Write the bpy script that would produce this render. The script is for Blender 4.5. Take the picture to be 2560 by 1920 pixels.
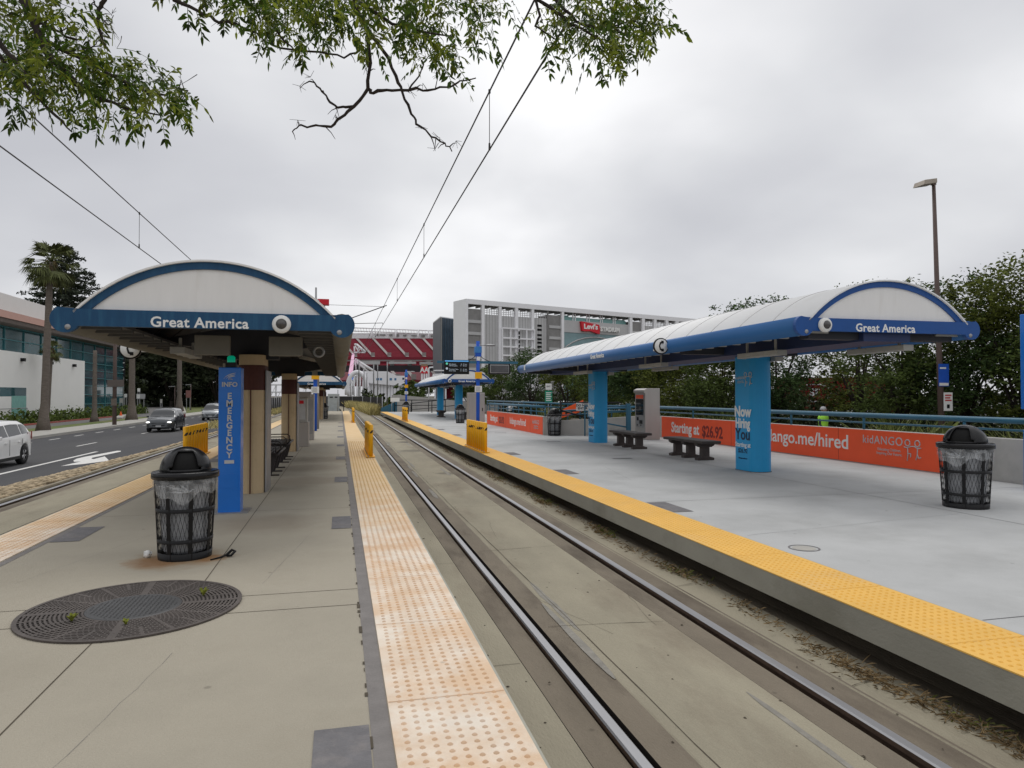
import bpy, bmesh, math, random
from mathutils import Vector, Matrix, Euler
import numpy as np
R=math.radians; PI=math.pi
for o in list(bpy.data.objects): bpy.data.objects.remove(o)
SC=bpy.context.scene; COL=SC.collection
# ---------------- camera ----------------
F=1740.; CXP,CYP=1280.,960.; H=1.56
PSI=math.atan2(430,F); PIT=math.atan2(28,F)
cam=bpy.data.objects.new('camera',bpy.data.cameras.new('camera')); COL.objects.link(cam)
cam.location=(0,0,H); cam.rotation_euler=(R(90)+PIT,0,-PSI)
cam.data.sensor_width=36; cam.data.lens=F*36/2560; cam.data.clip_start=.05; cam.data.clip_end=3000
SC.camera=cam
# ---------------- world: overcast sky ----------------
SUN_EL,SUN_AZ=R(58),R(8)      # azimuth measured from +Y towards +X
W=bpy.data.worlds.new('World'); SC.world=W; W.use_nodes=True
nt=W.node_tree; nt.nodes.clear(); N=nt.nodes.new; Lk=nt.links.new
wo=N('ShaderNodeOutputWorld'); bg=N('ShaderNodeBackground'); bg.inputs['Strength'].default_value=1.0
sky=N('ShaderNodeTexSky'); sky.sky_type='NISHITA'; sky.sun_disc=False; sky.sun_elevation=SUN_EL; sky.sun_rotation=SUN_AZ
sks=N('ShaderNodeMixRGB'); sks.blend_type='MULTIPLY'; sks.inputs[0].default_value=1; sks.inputs[2].default_value=(.09,.09,.09,1); Lk(sky.outputs[0],sks.inputs[1])
tc=N('ShaderNodeTexCoord'); sx=N('ShaderNodeSeparateXYZ'); Lk(tc.outputs['Generated'],sx.inputs[0])
def wm(op,a,b=None,c=None):
    n=N('ShaderNodeMath'); n.operation=op
    for i,v in enumerate((a,b,c)):
        if v is None: continue
        if isinstance(v,(int,float)): n.inputs[i].default_value=v
        else: Lk(v,n.inputs[i])
    return n.outputs[0]
zz=wm('ADD',wm('MAXIMUM',sx.outputs[2],0.0),.34)
cmb=N('ShaderNodeCombineXYZ'); Lk(wm('DIVIDE',sx.outputs[0],zz),cmb.inputs[0]); Lk(wm('DIVIDE',sx.outputs[1],zz),cmb.inputs[1])
mp=N('ShaderNodeMapping'); mp.inputs['Location'].default_value=(3.1,1.7,0); mp.inputs['Scale'].default_value=(1.25,1.35,1); Lk(cmb.outputs[0],mp.inputs[0])
n1=N('ShaderNodeTexNoise'); n1.inputs['Scale'].default_value=1.0; n1.inputs['Detail'].default_value=5; n1.inputs['Roughness'].default_value=.42; n1.inputs['Distortion'].default_value=.15; Lk(mp.outputs[0],n1.inputs['Vector'])
el=wm('MULTIPLY',wm('SUBTRACT',sx.outputs[2],.22),.30)
gd=N('ShaderNodeVectorMath'); gd.operation='DOT_PRODUCT'; Lk(tc.outputs['Generated'],gd.inputs[0]); gd.inputs[1].default_value=(math.sin(SUN_AZ)*math.cos(R(34)),math.cos(SUN_AZ)*math.cos(R(34)),math.sin(R(34)))
glow=wm('MULTIPLY',wm('POWER',wm('MAXIMUM',gd.outputs['Value'],0.0),9.0),.10)
val=wm('ADD',wm('ADD',n1.outputs[0],el),glow)
rp=N('ShaderNodeValToRGB'); Lk(val,rp.inputs[0])
e=rp.color_ramp.elements; e[0].position=.33; e[0].color=(.565,.57,.605,1); e[1].position=.76; e[1].color=(1.06,1.06,1.07,1)
m=e.new(.46); m.color=(.655,.66,.69,1); m=e.new(.58); m.color=(.775,.78,.80,1); m=e.new(.68); m.color=(.92,.92,.935,1)
mx=N('ShaderNodeMixRGB'); mx.inputs[0].default_value=.95; Lk(sks.outputs[0],mx.inputs[1]); Lk(rp.outputs[0],mx.inputs[2])
Lk(mx.outputs[0],bg.inputs[0]); Lk(bg.outputs[0],wo.inputs[0])
# ---------------- sun ----------------
sd=bpy.data.lights.new('sun','SUN'); sd.energy=.75; sd.angle=R(25); sd.color=(1,.975,.94)
so=bpy.data.objects.new('sun',sd); COL.objects.link(so)
dv=Vector((math.sin(SUN_AZ)*math.cos(SUN_EL),math.cos(SUN_AZ)*math.cos(SUN_EL),math.sin(SUN_EL)))
so.rotation_euler=dv.to_track_quat('Z','Y').to_euler(); so.location=(0,0,60)
SC.view_settings.view_transform='Standard'; SC.view_settings.look='None'; SC.view_settings.gamma=1; SC.view_settings.exposure=0.0
SC.render.engine='CYCLES'
# ---------------- helpers ----------------
fw=Vector((math.sin(PSI)*math.cos(PIT),math.cos(PSI)*math.cos(PIT),math.sin(PIT))); rtv=Vector((math.cos(PSI),-math.sin(PSI),0)); upv=rtv.cross(fw)
def ray(u,v): return fw+rtv*((u-CXP)/F)-upv*((v-CYP)/F)
def onz(u,v,z): d=ray(u,v); t=(z-H)/d.z; return Vector((d.x*t,d.y*t,z))
def at(u,v,t): d=ray(u,v); return Vector((0,0,H))+d*t
def lin(c): c/=255.; return c/12.92 if c<=.04045 else ((c+.055)/1.055)**2.4
def S(r,g,b,k=1.): return tuple(min(.95,lin(x)*k) for x in (r,g,b))
MATS={}
def mat(name,col,rough=.6,metal=0.,var=.12,scale=3.,det=4.,bump=0.,bscale=60.,col2=None,c2=(.5,.7),c2scale=1.,coat=0.,spec=.32,emit=None,trans=0.,island=0.,stretch=None,speck=0.):
    if name in MATS: return MATS[name]
    m=bpy.data.materials.new(name); MATS[name]=m; m.use_nodes=True; t=m.node_tree; n=t.nodes; l=t.links
    b=n['Principled BSDF']; b.inputs['Roughness'].default_value=rough; b.inputs['Metallic'].default_value=metal
    b.inputs['Specular IOR Level'].default_value=spec
    if coat: b.inputs['Coat Weight'].default_value=coat; b.inputs['Coat Roughness'].default_value=.05
    tc=n.new('ShaderNodeTexCoord'); vec=tc.outputs['Object']
    if stretch:
        mp=n.new('ShaderNodeMapping'); mp.inputs['Scale'].default_value=stretch; l.new(vec,mp.inputs[0]); vec=mp.outputs[0]
    ns=n.new('ShaderNodeTexNoise'); ns.inputs['Scale'].default_value=scale; ns.inputs['Detail'].default_value=det; ns.inputs['Roughness'].default_value=.62; l.new(vec,ns.inputs['Vector'])
    mr=n.new('ShaderNodeMapRange'); mr.inputs[1].default_value=.28; mr.inputs[2].default_value=.72; mr.inputs[3].default_value=1-var; mr.inputs[4].default_value=1+var; l.new(ns.outputs[0],mr.inputs[0])
    base=n.new('ShaderNodeRGB'); base.outputs[0].default_value=(*col,1); cur=base.outputs[0]
    if col2:
        n2=n.new('ShaderNodeTexNoise'); n2.inputs['Scale'].default_value=c2scale; n2.inputs['Detail'].default_value=6; n2.inputs['Roughness'].default_value=.65; l.new(vec,n2.inputs['Vector'])
        r2=n.new('ShaderNodeMapRange'); r2.inputs[1].default_value=c2[0]; r2.inputs[2].default_value=c2[1]; l.new(n2.outputs[0],r2.inputs[0])
        x2=n.new('ShaderNodeMixRGB'); l.new(r2.outputs[0],x2.inputs[0]); l.new(cur,x2.inputs[1]); x2.inputs[2].default_value=(*col2,1); cur=x2.outputs[0]
    vm=n.new('ShaderNodeVectorMath'); vm.operation='SCALE'; l.new(cur,vm.inputs[0]); l.new(mr.outputs[0],vm.inputs['Scale']); cur=vm.outputs[0]
    if speck:
        n3=n.new('ShaderNodeTexNoise'); n3.inputs['Scale'].default_value=170; n3.inputs['Detail'].default_value=3; n3.inputs['Roughness'].default_value=.8; l.new(tc.outputs['Object'],n3.inputs['Vector'])
        r3=n.new('ShaderNodeMapRange'); r3.inputs[1].default_value=.3; r3.inputs[2].default_value=.7; r3.inputs[3].default_value=1-speck; r3.inputs[4].default_value=1+speck; l.new(n3.outputs[0],r3.inputs[0])
        n4=n.new('ShaderNodeTexVoronoi'); n4.inputs['Scale'].default_value=2.3; l.new(tc.outputs['Object'],n4.inputs['Vector'])
        r4=n.new('ShaderNodeMapRange'); r4.inputs[1].default_value=.03; r4.inputs[2].default_value=.055; r4.inputs[3].default_value=.72; r4.inputs[4].default_value=1; l.new(n4.outputs['Distance'],r4.inputs[0])
        mm=n.new('ShaderNodeMath'); mm.operation='MULTIPLY'; l.new(r3.outputs[0],mm.inputs[0]); l.new(r4.outputs[0],mm.inputs[1])
        v3=n.new('ShaderNodeVectorMath'); v3.operation='SCALE'; l.new(cur,v3.inputs[0]); l.new(mm.outputs[0],v3.inputs['Scale']); cur=v3.outputs[0]
    if island:
        g=n.new('ShaderNodeNewGeometry'); ir=n.new('ShaderNodeMapRange'); ir.inputs[3].default_value=1-island; ir.inputs[4].default_value=1+island; l.new(g.outputs['Random Per Island'],ir.inputs[0])
        v2=n.new('ShaderNodeVectorMath'); v2.operation='SCALE'; l.new(cur,v2.inputs[0]); l.new(ir.outputs[0],v2.inputs['Scale']); cur=v2.outputs[0]
    l.new(cur,b.inputs['Base Color'])
    if bump:
        nb=n.new('ShaderNodeTexNoise'); nb.inputs['Scale'].default_value=bscale; nb.inputs['Detail'].default_value=5; l.new(vec,nb.inputs['Vector'])
        bp=n.new('ShaderNodeBump'); bp.inputs['Strength'].default_value=bump; bp.inputs['Distance'].default_value=.02; l.new(nb.outputs[0],bp.inputs['Height']); l.new(bp.outputs[0],b.inputs['Normal'])
    if emit: b.inputs['Emission Color'].default_value=(*emit[0],1); b.inputs['Emission Strength'].default_value=emit[1]
    if trans:
        tr=n.new('ShaderNodeBsdfTranslucent'); l.new(cur,tr.inputs[0]); ms=n.new('ShaderNodeMixShader'); ms.inputs[0].default_value=trans
        l.new(b.outputs[0],ms.inputs[1]); l.new(tr.outputs[0],ms.inputs[2]); l.new(ms.outputs[0],n['Material Output'].inputs[0])
    return m
def thin(name,col,alpha,rough=.15):
    m=bpy.data.materials.new(name); MATS[name]=m; m.use_nodes=True; t=m.node_tree; n=t.nodes; l=t.links
    b=n['Principled BSDF']; b.inputs['Base Color'].default_value=(*col,1); b.inputs['Roughness'].default_value=rough
    tr=n.new('ShaderNodeBsdfTransparent'); ms=n.new('ShaderNodeMixShader')
    tc=n.new('ShaderNodeTexCoord'); ns=n.new('ShaderNodeTexNoise'); ns.inputs['Scale'].default_value=14; ns.inputs['Detail'].default_value=3; l.new(tc.outputs['Object'],ns.inputs['Vector'])
    mr=n.new('ShaderNodeMapRange'); mr.inputs[1].default_value=.35; mr.inputs[2].default_value=.7; mr.inputs[3].default_value=alpha*.5; mr.inputs[4].default_value=min(1,alpha*1.6); l.new(ns.outputs[0],mr.inputs[0]); l.new(mr.outputs[0],ms.inputs[0])
    l.new(tr.outputs[0],ms.inputs[1]); l.new(b.outputs[0],ms.inputs[2]); l.new(ms.outputs[0],n['Material Output'].inputs[0]); return m
class MB:
    def __init__(s): s.v=[]; s.f=[]; s.mi=[]; s.sm=[]
    def add(s,vs,fs,mi=0,sm=False):
        o=len(s.v); s.v+= [tuple(p) for p in vs]; s.f+=[tuple(i+o for i in f) for f in fs]; s.mi+=[mi]*len(fs); s.sm+=[sm]*len(fs); return s
    def box(s,x0,x1,y0,y1,z0,z1,mi=0):
        return s.add([(x0,y0,z0),(x1,y0,z0),(x1,y1,z0),(x0,y1,z0),(x0,y0,z1),(x1,y0,z1),(x1,y1,z1),(x0,y1,z1)],[(0,3,2,1),(4,5,6,7),(0,1,5,4),(1,2,6,5),(2,3,7,6),(3,0,4,7)],mi)
    def bc(s,c,d,mi=0): return s.box(c[0]-d[0]/2,c[0]+d[0]/2,c[1]-d[1]/2,c[1]+d[1]/2,c[2]-d[2]/2,c[2]+d[2]/2,mi)
    def quad(s,a,b,c,d,mi=0): return s.add([a,b,c,d],[(0,1,2,3)],mi)
    def sheet(s,x0,x1,y0,y1,z,mi=0): return s.quad((x0,y0,z),(x1,y0,z),(x1,y1,z),(x0,y1,z),mi)
    def tube(s,pts,r,n=8,mi=0,sm=True,cap=True):
        pts=[Vector(p) for p in pts]; rr=r if isinstance(r,(list,tuple)) else [r]*len(pts); vs=[]; fs=[]; prev=None
        for i,p in enumerate(pts):
            d=(pts[min(i+1,len(pts)-1)]-pts[max(i-1,0)]).normalized()
            if prev is None: a=d.orthogonal().normalized() if abs(d.z)<.99 else Vector((1,0,0))
            else: a=(prev-d*prev.dot(d)); a=a.normalized() if a.length>1e-6 else d.orthogonal().normalized()
            prev=a; b=d.cross(a)
            for k in range(n): w=2*PI*k/n; vs.append(p+(a*math.cos(w)+b*math.sin(w))*rr[i])
        for i in range(len(pts)-1):
            for k in range(n): fs.append((i*n+k,i*n+(k+1)%n,(i+1)*n+(k+1)%n,(i+1)*n+k))
        s.add(vs,fs,mi,sm)
        if cap:
            o=len(s.v)-len(vs); s.f.append(tuple(o+k for k in range(n))[::-1]); s.f.append(tuple(o+(len(pts)-1)*n+k for k in range(n))); s.mi+=[mi]*2; s.sm+=[False]*2
        return s
    def cyl(s,p0,p1,r,n=12,mi=0,r2=None,sm=True): return s.tube([p0,p1],[r,r if r2 is None else r2],n,mi,sm)
    def lathe(s,prof,c=(0,0,0),n=24,mi=0,sm=True,a0=0.,a1=2*PI):
        full=abs(a1-a0-2*PI)<1e-6; k=n if full else n+1; vs=[]; fs=[]
        for r,z in prof:
            for i in range(k): w=a0+(a1-a0)*i/n; vs.append((c[0]+r*math.cos(w),c[1]+r*math.sin(w),c[2]+z))
        for j in range(len(prof)-1):
            for i in range(n):
                i2=(i+1)%k; fs.append((j*k+i,j*k+i2,(j+1)*k+i2,(j+1)*k+i))
        return s.add(vs,fs,mi,sm)
    def prism(s,poly,ax,a,b,mi=0,sm=False):
        # poly: 2d points, extruded along axis ax ('x','y','z') from a to b
        def P(p,t): return {'x':(t,p[0],p[1]),'y':(p[0],t,p[1]),'z':(p[0],p[1],t)}[ax]
        n=len(poly); vs=[P(p,a) for p in poly]+[P(p,b) for p in poly]
        fs=[(i,(i+1)%n,n+(i+1)%n,n+i) for i in range(n)]
        s.add(vs,fs,mi,sm); o=len(s.v)-2*n
        s.f+=[tuple(o+i for i in range(n))[::-1],tuple(o+n+i for i in range(n))]; s.mi+=[mi]*2; s.sm+=[False]*2; return s
    def sphere(s,c,r,n=12,m=8,mi=0,sc=(1,1,1)):
        prof=[(math.sin(PI*j/m)*r,-math.cos(PI*j/m)*r) for j in range(m+1)]; o=len(s.v); s.lathe(prof,(0,0,0),n,mi)
        s.v[o:]=[(c[0]+p[0]*sc[0],c[1]+p[1]*sc[1],c[2]+p[2]*sc[2]) for p in s.v[o:]]; return s
    def build(s,name,mats,parent=None,loc=None,rot=None,bevel=0.,kind=None,fix=True):
        me=bpy.data.meshes.new(name); me.from_pydata(s.v,[],s.f)
        for m in (mats if isinstance(mats,(list,tuple)) else [mats]): me.materials.append(m)
        if len(s.f): me.polygons.foreach_set('material_index',s.mi); me.polygons.foreach_set('use_smooth',s.sm)
        me.update()
        if fix:
            bm=bmesh.new(); bm.from_mesh(me); bmesh.ops.recalc_face_normals(bm,faces=bm.faces); bm.to_mesh(me); bm.free()
        o=bpy.data.objects.new(name,me); COL.objects.link(o)
        if parent: o.parent=parent
        if loc is not None: o.location=loc
        if rot is not None: o.rotation_euler=rot
        if bevel:
            b=o.modifiers.new('bevel','BEVEL'); b.width=bevel; b.segments=2; b.limit_method='ANGLE'
        if kind: o['kind']=kind
        return o
def tag(o,label,cat,group=None,kind=None):
    o['label']=label; o['category']=cat
    if group: o['group']=group
    if kind: o['kind']=kind
    return o
def thing(name,label,cat,loc=(0,0,0),rz=0.,group=None,rot=None):
    o=bpy.data.objects.new(name,None); COL.objects.link(o); o.empty_display_size=.2; o.location=loc; o.rotation_euler=rot or (0,0,rz)
    return tag(o,label,cat,group)
def dup(root,loc,rz=None,label=None,group=None,scale=None):
    r=root.copy(); COL.objects.link(r); r.location=loc
    if rz is not None: r.rotation_euler=(0,0,rz)
    if label: r['label']=label
    if group: r['group']=group
    if scale: r.scale=(scale,)*3
    for c in list(root.children):
        d=c.copy(); COL.objects.link(d); d.parent=r
        for g in list(c.children):
            h=g.copy(); COL.objects.link(h); h.parent=d
    return r
def txt(s,size,m,parent,loc,rot,name='lettering',bold=0.,ext=.003,align='CENTER',sx=1.,sp=1.,label=None,ln=1.):
    cu=bpy.data.curves.new('t','FONT'); cu.body=s; cu.size=size; cu.offset=bold*size; cu.extrude=ext; cu.align_x=align; cu.align_y='CENTER'; cu.space_character=sp; cu.space_line=ln; cu.resolution_u=3
    o=bpy.data.objects.new('t',cu); COL.objects.link(o); dg=bpy.context.evaluated_depsgraph_get(); me=bpy.data.meshes.new_from_object(o.evaluated_get(dg)); bpy.data.objects.remove(o)
    me.name=name; me.materials.clear(); me.materials.append(m)
    for v in me.vertices: v.co.x*=sx
    q=bpy.data.objects.new(name,me); COL.objects.link(q); q.parent=parent; q.location=loc; q.rotation_euler=rot
    if label: q['label']=label
    return q
FRONT=(R(90),0,0); TOLEFT=(R(90),0,R(-90))
rnd=random.Random(7)
# ---------------- materials ----------------
M_conL=mat('concrete_warm',(.365,.33,.262),.85,speck=.10,var=.08,scale=1.1,det=8,bump=.25,bscale=90,col2=(.275,.245,.19),c2=(.50,.76),c2scale=.55)
M_conR=mat('concrete_cool',(.45,.455,.45),.85,speck=.09,var=.085,scale=.9,det=8,bump=.2,bscale=90,col2=(.35,.352,.345),c2=(.48,.78),c2scale=.6)
M_track=mat('track_concrete',(.30,.27,.20),.9,speck=.13,var=.17,scale=1.3,det=9,bump=.4,bscale=55,col2=(.20,.165,.12),c2=(.52,.72),c2scale=.8,stretch=(1,.35,1))
M_trackd=mat('track_concrete_dark',(.19,.16,.12),.9,speck=.13,var=.2,scale=2.2,det=8,bump=.4,bscale=70,col2=(.10,.08,.06),c2=(.5,.7),c2scale=1.5,stretch=(1,.3,1))
M_face=mat('platform_face_concrete',(.30,.29,.245),.85,var=.14,scale=1.5,det=8,bump=.2,col2=(.2,.19,.15),c2=(.5,.75),c2scale=1.2,stretch=(1,.5,1))
M_joint=mat('joint',(.085,.07,.05),.95)
M_jointm=mat('gray_band',(.21,.195,.185),.9,var=.15,scale=5,bump=.3)
M_patch=mat('gray_paving',(.165,.16,.165),.9,var=.16,scale=7,det=8,col2=(.24,.22,.21),c2=(.5,.75),c2scale=4,bump=.3)
M_tacL=mat('tactile_peach',(.70,.51,.345),.75,speck=.06,var=.07,scale=3,col2=(.80,.71,.60),c2=(.40,.62),c2scale=1.7,bump=.1)
M_tacLd=mat('tactile_dome_orange',(.61,.385,.225),.7,var=.15,scale=2.5,col2=(.66,.52,.40),c2=(.45,.65),c2scale=1.7)
M_tacR=mat('tactile_yellow',(.79,.46,.10),.65,speck=.05,var=.07,scale=2,col2=(.68,.43,.16),c2=(.5,.78),c2scale=1.1)
M_tacRd=mat('tactile_dome_yellow',(.74,.39,.055),.6,var=.06)
M_trim=mat('strip_edge_trim',(.36,.35,.29),.5)
M_brown=mat('brown_joint',(.12,.075,.06),.8)
M_steel=mat('rail_steel',(.34,.34,.35),.42,metal=1,var=.08,scale=8,stretch=(1,.1,1))
M_rust=mat('rail_side',(.10,.065,.045),.85,var=.25,scale=12)
M_asph=mat('asphalt',(.060,.060,.064),.9,stretch=(1,.12,1),speck=.12,var=.10,scale=.6,det=8,bump=.3,bscale=120,col2=(.085,.083,.083),c2=(.45,.75),c2scale=.25)
M_drive=mat('drive_asphalt',(.15,.145,.14),.9,var=.1,scale=.3)
M_white=mat('road_paint',(.70,.69,.66),.7,var=.1,scale=6)
M_side=mat('sidewalk',(.40,.385,.35),.9,var=.09,scale=.8)
M_grass=mat('lawn_grass',(.115,.15,.042),.95,var=.3,scale=1.2,det=8,bump=.6,bscale=30,col2=(.16,.15,.06),c2=(.45,.7),c2scale=.35)
M_earth=mat('earth',(.10,.085,.06),.95,var=.25,scale=.8)
M_cob=mat('cobble_stone',(.40,.32,.21),.85,var=.12,scale=9,island=.32,bump=.2,bscale=50)
M_mort=mat('cobble_mortar',(.20,.165,.12),.95,var=.15,scale=6)
M_redk=mat('red_curb',(.33,.09,.07),.85,var=.15)
M_black=mat('black_paint',(.009,.009,.010),.38,var=.1,spec=.22)
M_blackpl=mat('black_plastic',(.009,.009,.010),.25,var=.1,spec=.30)
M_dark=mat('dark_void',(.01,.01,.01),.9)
M_teal=mat('railing_blue',(.035,.135,.21),.4,var=.12)
M_blueL=mat('fascia_blue_weathered',(.009,.064,.15),.5,stretch=(5,1,.7),var=.16,scale=2.2,det=8,col2=(.018,.09,.165),c2=(.5,.78),c2scale=2.2)
M_blueR=mat('fascia_blue',(.012,.075,.275),.4,var=.09,scale=2,det=8)
M_gutR=mat('gutter_blue',(.03,.13,.34),.4,var=.08,stretch=(1,.2,1))
M_gutL=mat('gutter_tan',(.19,.175,.14),.6,var=.15,scale=2,stretch=(1,.3,1))
M_roof=mat('roof_white',(.86,.86,.855),.45,var=.035,scale=1.2,det=8,trans=.12,col2=(.74,.73,.70),c2=(.55,.8),c2scale=1.0)
M_gab=mat('gable_white',(.80,.79,.775),.6,stretch=(4,1,.6),var=.03,scale=2,det=8,col2=(.70,.68,.65),c2=(.55,.8),c2scale=1.2)
M_seam=mat('roof_seam',(.42,.41,.40),.5)
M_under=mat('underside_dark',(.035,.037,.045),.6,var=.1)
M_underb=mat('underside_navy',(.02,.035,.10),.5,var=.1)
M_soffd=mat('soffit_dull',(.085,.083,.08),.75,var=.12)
M_soff=mat('soffit_gray',(.40,.395,.37),.7,var=.1)
M_colblue=mat('column_blue_wrap',(.02,.30,.60),.38,var=.04)
M_colbeige=mat('column_beige',(.53,.41,.255),.8,var=.08,scale=2,det=8,bump=.15,col2=(.40,.30,.18),c2=(.5,.75),c2scale=1.2)
M_maroon=mat('tile_maroon',(.075,.022,.016),.6,var=.15)
M_letw=mat('letter_white',(.78,.78,.76),.5,var=.04)
M_letd=mat('letter_navy',(.012,.03,.075),.5)
M_letk=mat('letter_dark_red',(.20,.025,.02),.5)
M_letg=mat('letter_gray',(.48,.49,.5),.5)
M_emer=mat('pillar_blue',(.014,.155,.57),.3,var=.05,coat=.2)
M_yel=mat('barrier_yellow',(.83,.42,.01),.4,var=.06)
M_stripe=mat('stripe_black',(.02,.02,.02),.4)
M_galv=mat('galvanised',(.33,.33,.335),.45,metal=.6,var=.12,scale=5)
M_stain=mat('stainless',(.42,.40,.38),.42,metal=.55,var=.08,scale=2,stretch=(1,1,.3))
M_orange=mat('banner_orange',(.86,.105,.034),.55,var=.04)
M_wall=mat('wall_concrete',(.47,.455,.43),.85,var=.08,scale=1.5,det=8,bump=.2,col2=(.36,.35,.33),c2=(.5,.75),c2scale=1)
M_bench=mat('bench_brown',(.055,.046,.043),.6,var=.15,scale=8,stretch=(1,.2,1))
M_benchm=mat('bench_metal',(.03,.025,.025),.45)
M_grate=mat('grate_iron',(.08,.067,.060),.65,var=.2,scale=4,bump=.2,col2=(.115,.098,.088),c2=(.45,.7),c2scale=2.5)
M_cover=mat('cover_plate',(.070,.070,.071),.5,metal=.25,var=.15,scale=5)
M_soil=mat('soil',(.016,.013,.011),.95)
M_leaf=mat('leaf_green',(.046,.082,.010),.5,spec=.2,var=.3,scale=1.5,island=.6,trans=.5)
M_leafo=mat('leaf_fresh',(.135,.165,.020),.5,spec=.2,var=.3,scale=1.2,island=.55,trans=.6)
M_bark=mat('bark_dark',(.036,.028,.024),.9,var=.25,scale=9)
M_fern=mat('crown_green',(.082,.115,.030),.7,spec=.15,var=.4,scale=.6,island=.6,trans=.26)
M_fern2=mat('crown_green_cool',(.055,.092,.030),.7,spec=.15,var=.4,scale=.6,island=.6,trans=.25)
M_fern3=mat('crown_yellow_green',(.105,.125,.025),.7,spec=.15,var=.35,scale=.6,island=.55,trans=.28)
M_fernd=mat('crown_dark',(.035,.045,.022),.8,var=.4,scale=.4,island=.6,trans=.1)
M_con=mat('conifer_dark',(.035,.045,.028),.85,var=.35,scale=.6,island=.5)
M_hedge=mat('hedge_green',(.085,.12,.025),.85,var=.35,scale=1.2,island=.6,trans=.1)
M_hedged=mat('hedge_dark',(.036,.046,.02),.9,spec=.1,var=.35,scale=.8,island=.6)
M_gold=mat('grass_gold',(.52,.45,.20),.9,var=.3,scale=.8,island=.45)
M_strw=mat('dry_straw',(.20,.14,.07),.95,var=.3,scale=2,island=.55)
M_weed=mat('weed_green',(.20,.22,.03),.8,var=.2,island=.4)
M_palm=mat('palm_frond',(.10,.115,.04),.8,var=.3,scale=2,island=.5,trans=.1)
M_palmt=mat('palm_trunk',(.16,.135,.115),.95,var=.25,scale=4,bump=.6,bscale=12,stretch=(1,1,3))
M_pole=mat('pole_brown',(.12,.085,.075),.6,var=.12)
M_wirem=mat('wire',(.045,.043,.043),.6)
M_glass=mat('dark_glass',(.012,.016,.02),.06,spec=.8,var=.05)
M_cglass=mat('curtain_glass',(.015,.085,.10),.06,spec=.8,var=.3,scale=.25)
M_mull=mat('mullion_teal',(.06,.20,.22),.5)
M_bldw=mat('building_white',(.78,.775,.75),.8,var=.03,scale=.4)
M_stw=mat('stadium_white',(.84,.84,.86),.7,var=.03,scale=.2)
M_stg=mat('stadium_panel',(.50,.50,.50),.8,var=.06,scale=.3)
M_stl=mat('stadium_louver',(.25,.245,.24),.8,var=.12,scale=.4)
M_seat=mat('seat_red',(.125,.010,.019),.9,spec=.05,var=.12,scale=.15,det=8)
M_aisle=mat('aisle',(.27,.24,.23),.8)
M_red=mat('sign_red',(.62,.016,.03),.5,var=.03)
M_plast=thin('clear_plastic',(.80,.82,.84),.20)
M_bag=mat('liner_bag',(.40,.41,.43),.4,var=.2,scale=9,trans=.25)
# custom spot of rust round the near bin on the warm concrete
def spot(m,c,r,col,nscale=6,amt=.8):
    t=m.node_tree; n=t.nodes; l=t.links; b=n['Principled BSDF']; src=b.inputs['Base Color'].links[0].from_socket
    tc=n.new('ShaderNodeTexCoord'); vm=n.new('ShaderNodeVectorMath'); vm.operation='DISTANCE'; l.new(tc.outputs['Object'],vm.inputs[0]); vm.inputs[1].default_value=c
    ns=n.new('ShaderNodeTexNoise'); ns.inputs['Scale'].default_value=nscale; ns.inputs['Detail'].default_value=6; l.new(tc.outputs['Object'],ns.inputs['Vector'])
    ad=n.new('ShaderNodeMath'); ad.operation='MULTIPLY_ADD'; l.new(ns.outputs[0],ad.inputs[0]); ad.inputs[1].default_value=r*.9; l.new(vm.outputs['Value'],ad.inputs[2])
    mr=n.new('ShaderNodeMapRange'); l.new(ad.outputs[0],mr.inputs[0]); mr.inputs[1].default_value=r*1.55; mr.inputs[2].default_value=r*.95; mr.inputs[3].default_value=0; mr.inputs[4].default_value=amt
    mx=n.new('ShaderNodeMixRGB'); l.new(mr.outputs[0],mx.inputs[0]); l.new(src,mx.inputs[1]); mx.inputs[2].default_value=(*col,1); l.new(mx.outputs[0],b.inputs['Base Color'])
spot(M_conL,(-1.50,7.24,0),.46,(.27,.15,.055),6,.6)
spot(M_conL,(-1.66,7.14,0),.27,(.22,.10,.03),8,.65)
spot(M_conL,(-1.20,7.18,0),.17,(.24,.11,.03),8,.7)
for c,r in (((-.55,13.2,0),.8),((-.7,15.6,0),.9),((-.3,17.5,0),.9),((-.9,9.0,0),.7)): spot(M_conL,c,r,(.24,.20,.15),2.5,.55)
for c,r in (((7.4,11.2,0),.9),((7.9,12.6,0),.7),((6.9,15.9,0),.5)): spot(M_conR,c,r,(.34,.345,.34),2.5,.5)
for c,r,a in (((2.5,24.5,-.38),.6,.5),((2.75,29,-.38),.5,.8),((2.72,31,-.38),.4,.8),((2.6,17.2,-.38),.3,.5)): spot(M_track,c,r,(.06,.052,.043),4,a)
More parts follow.
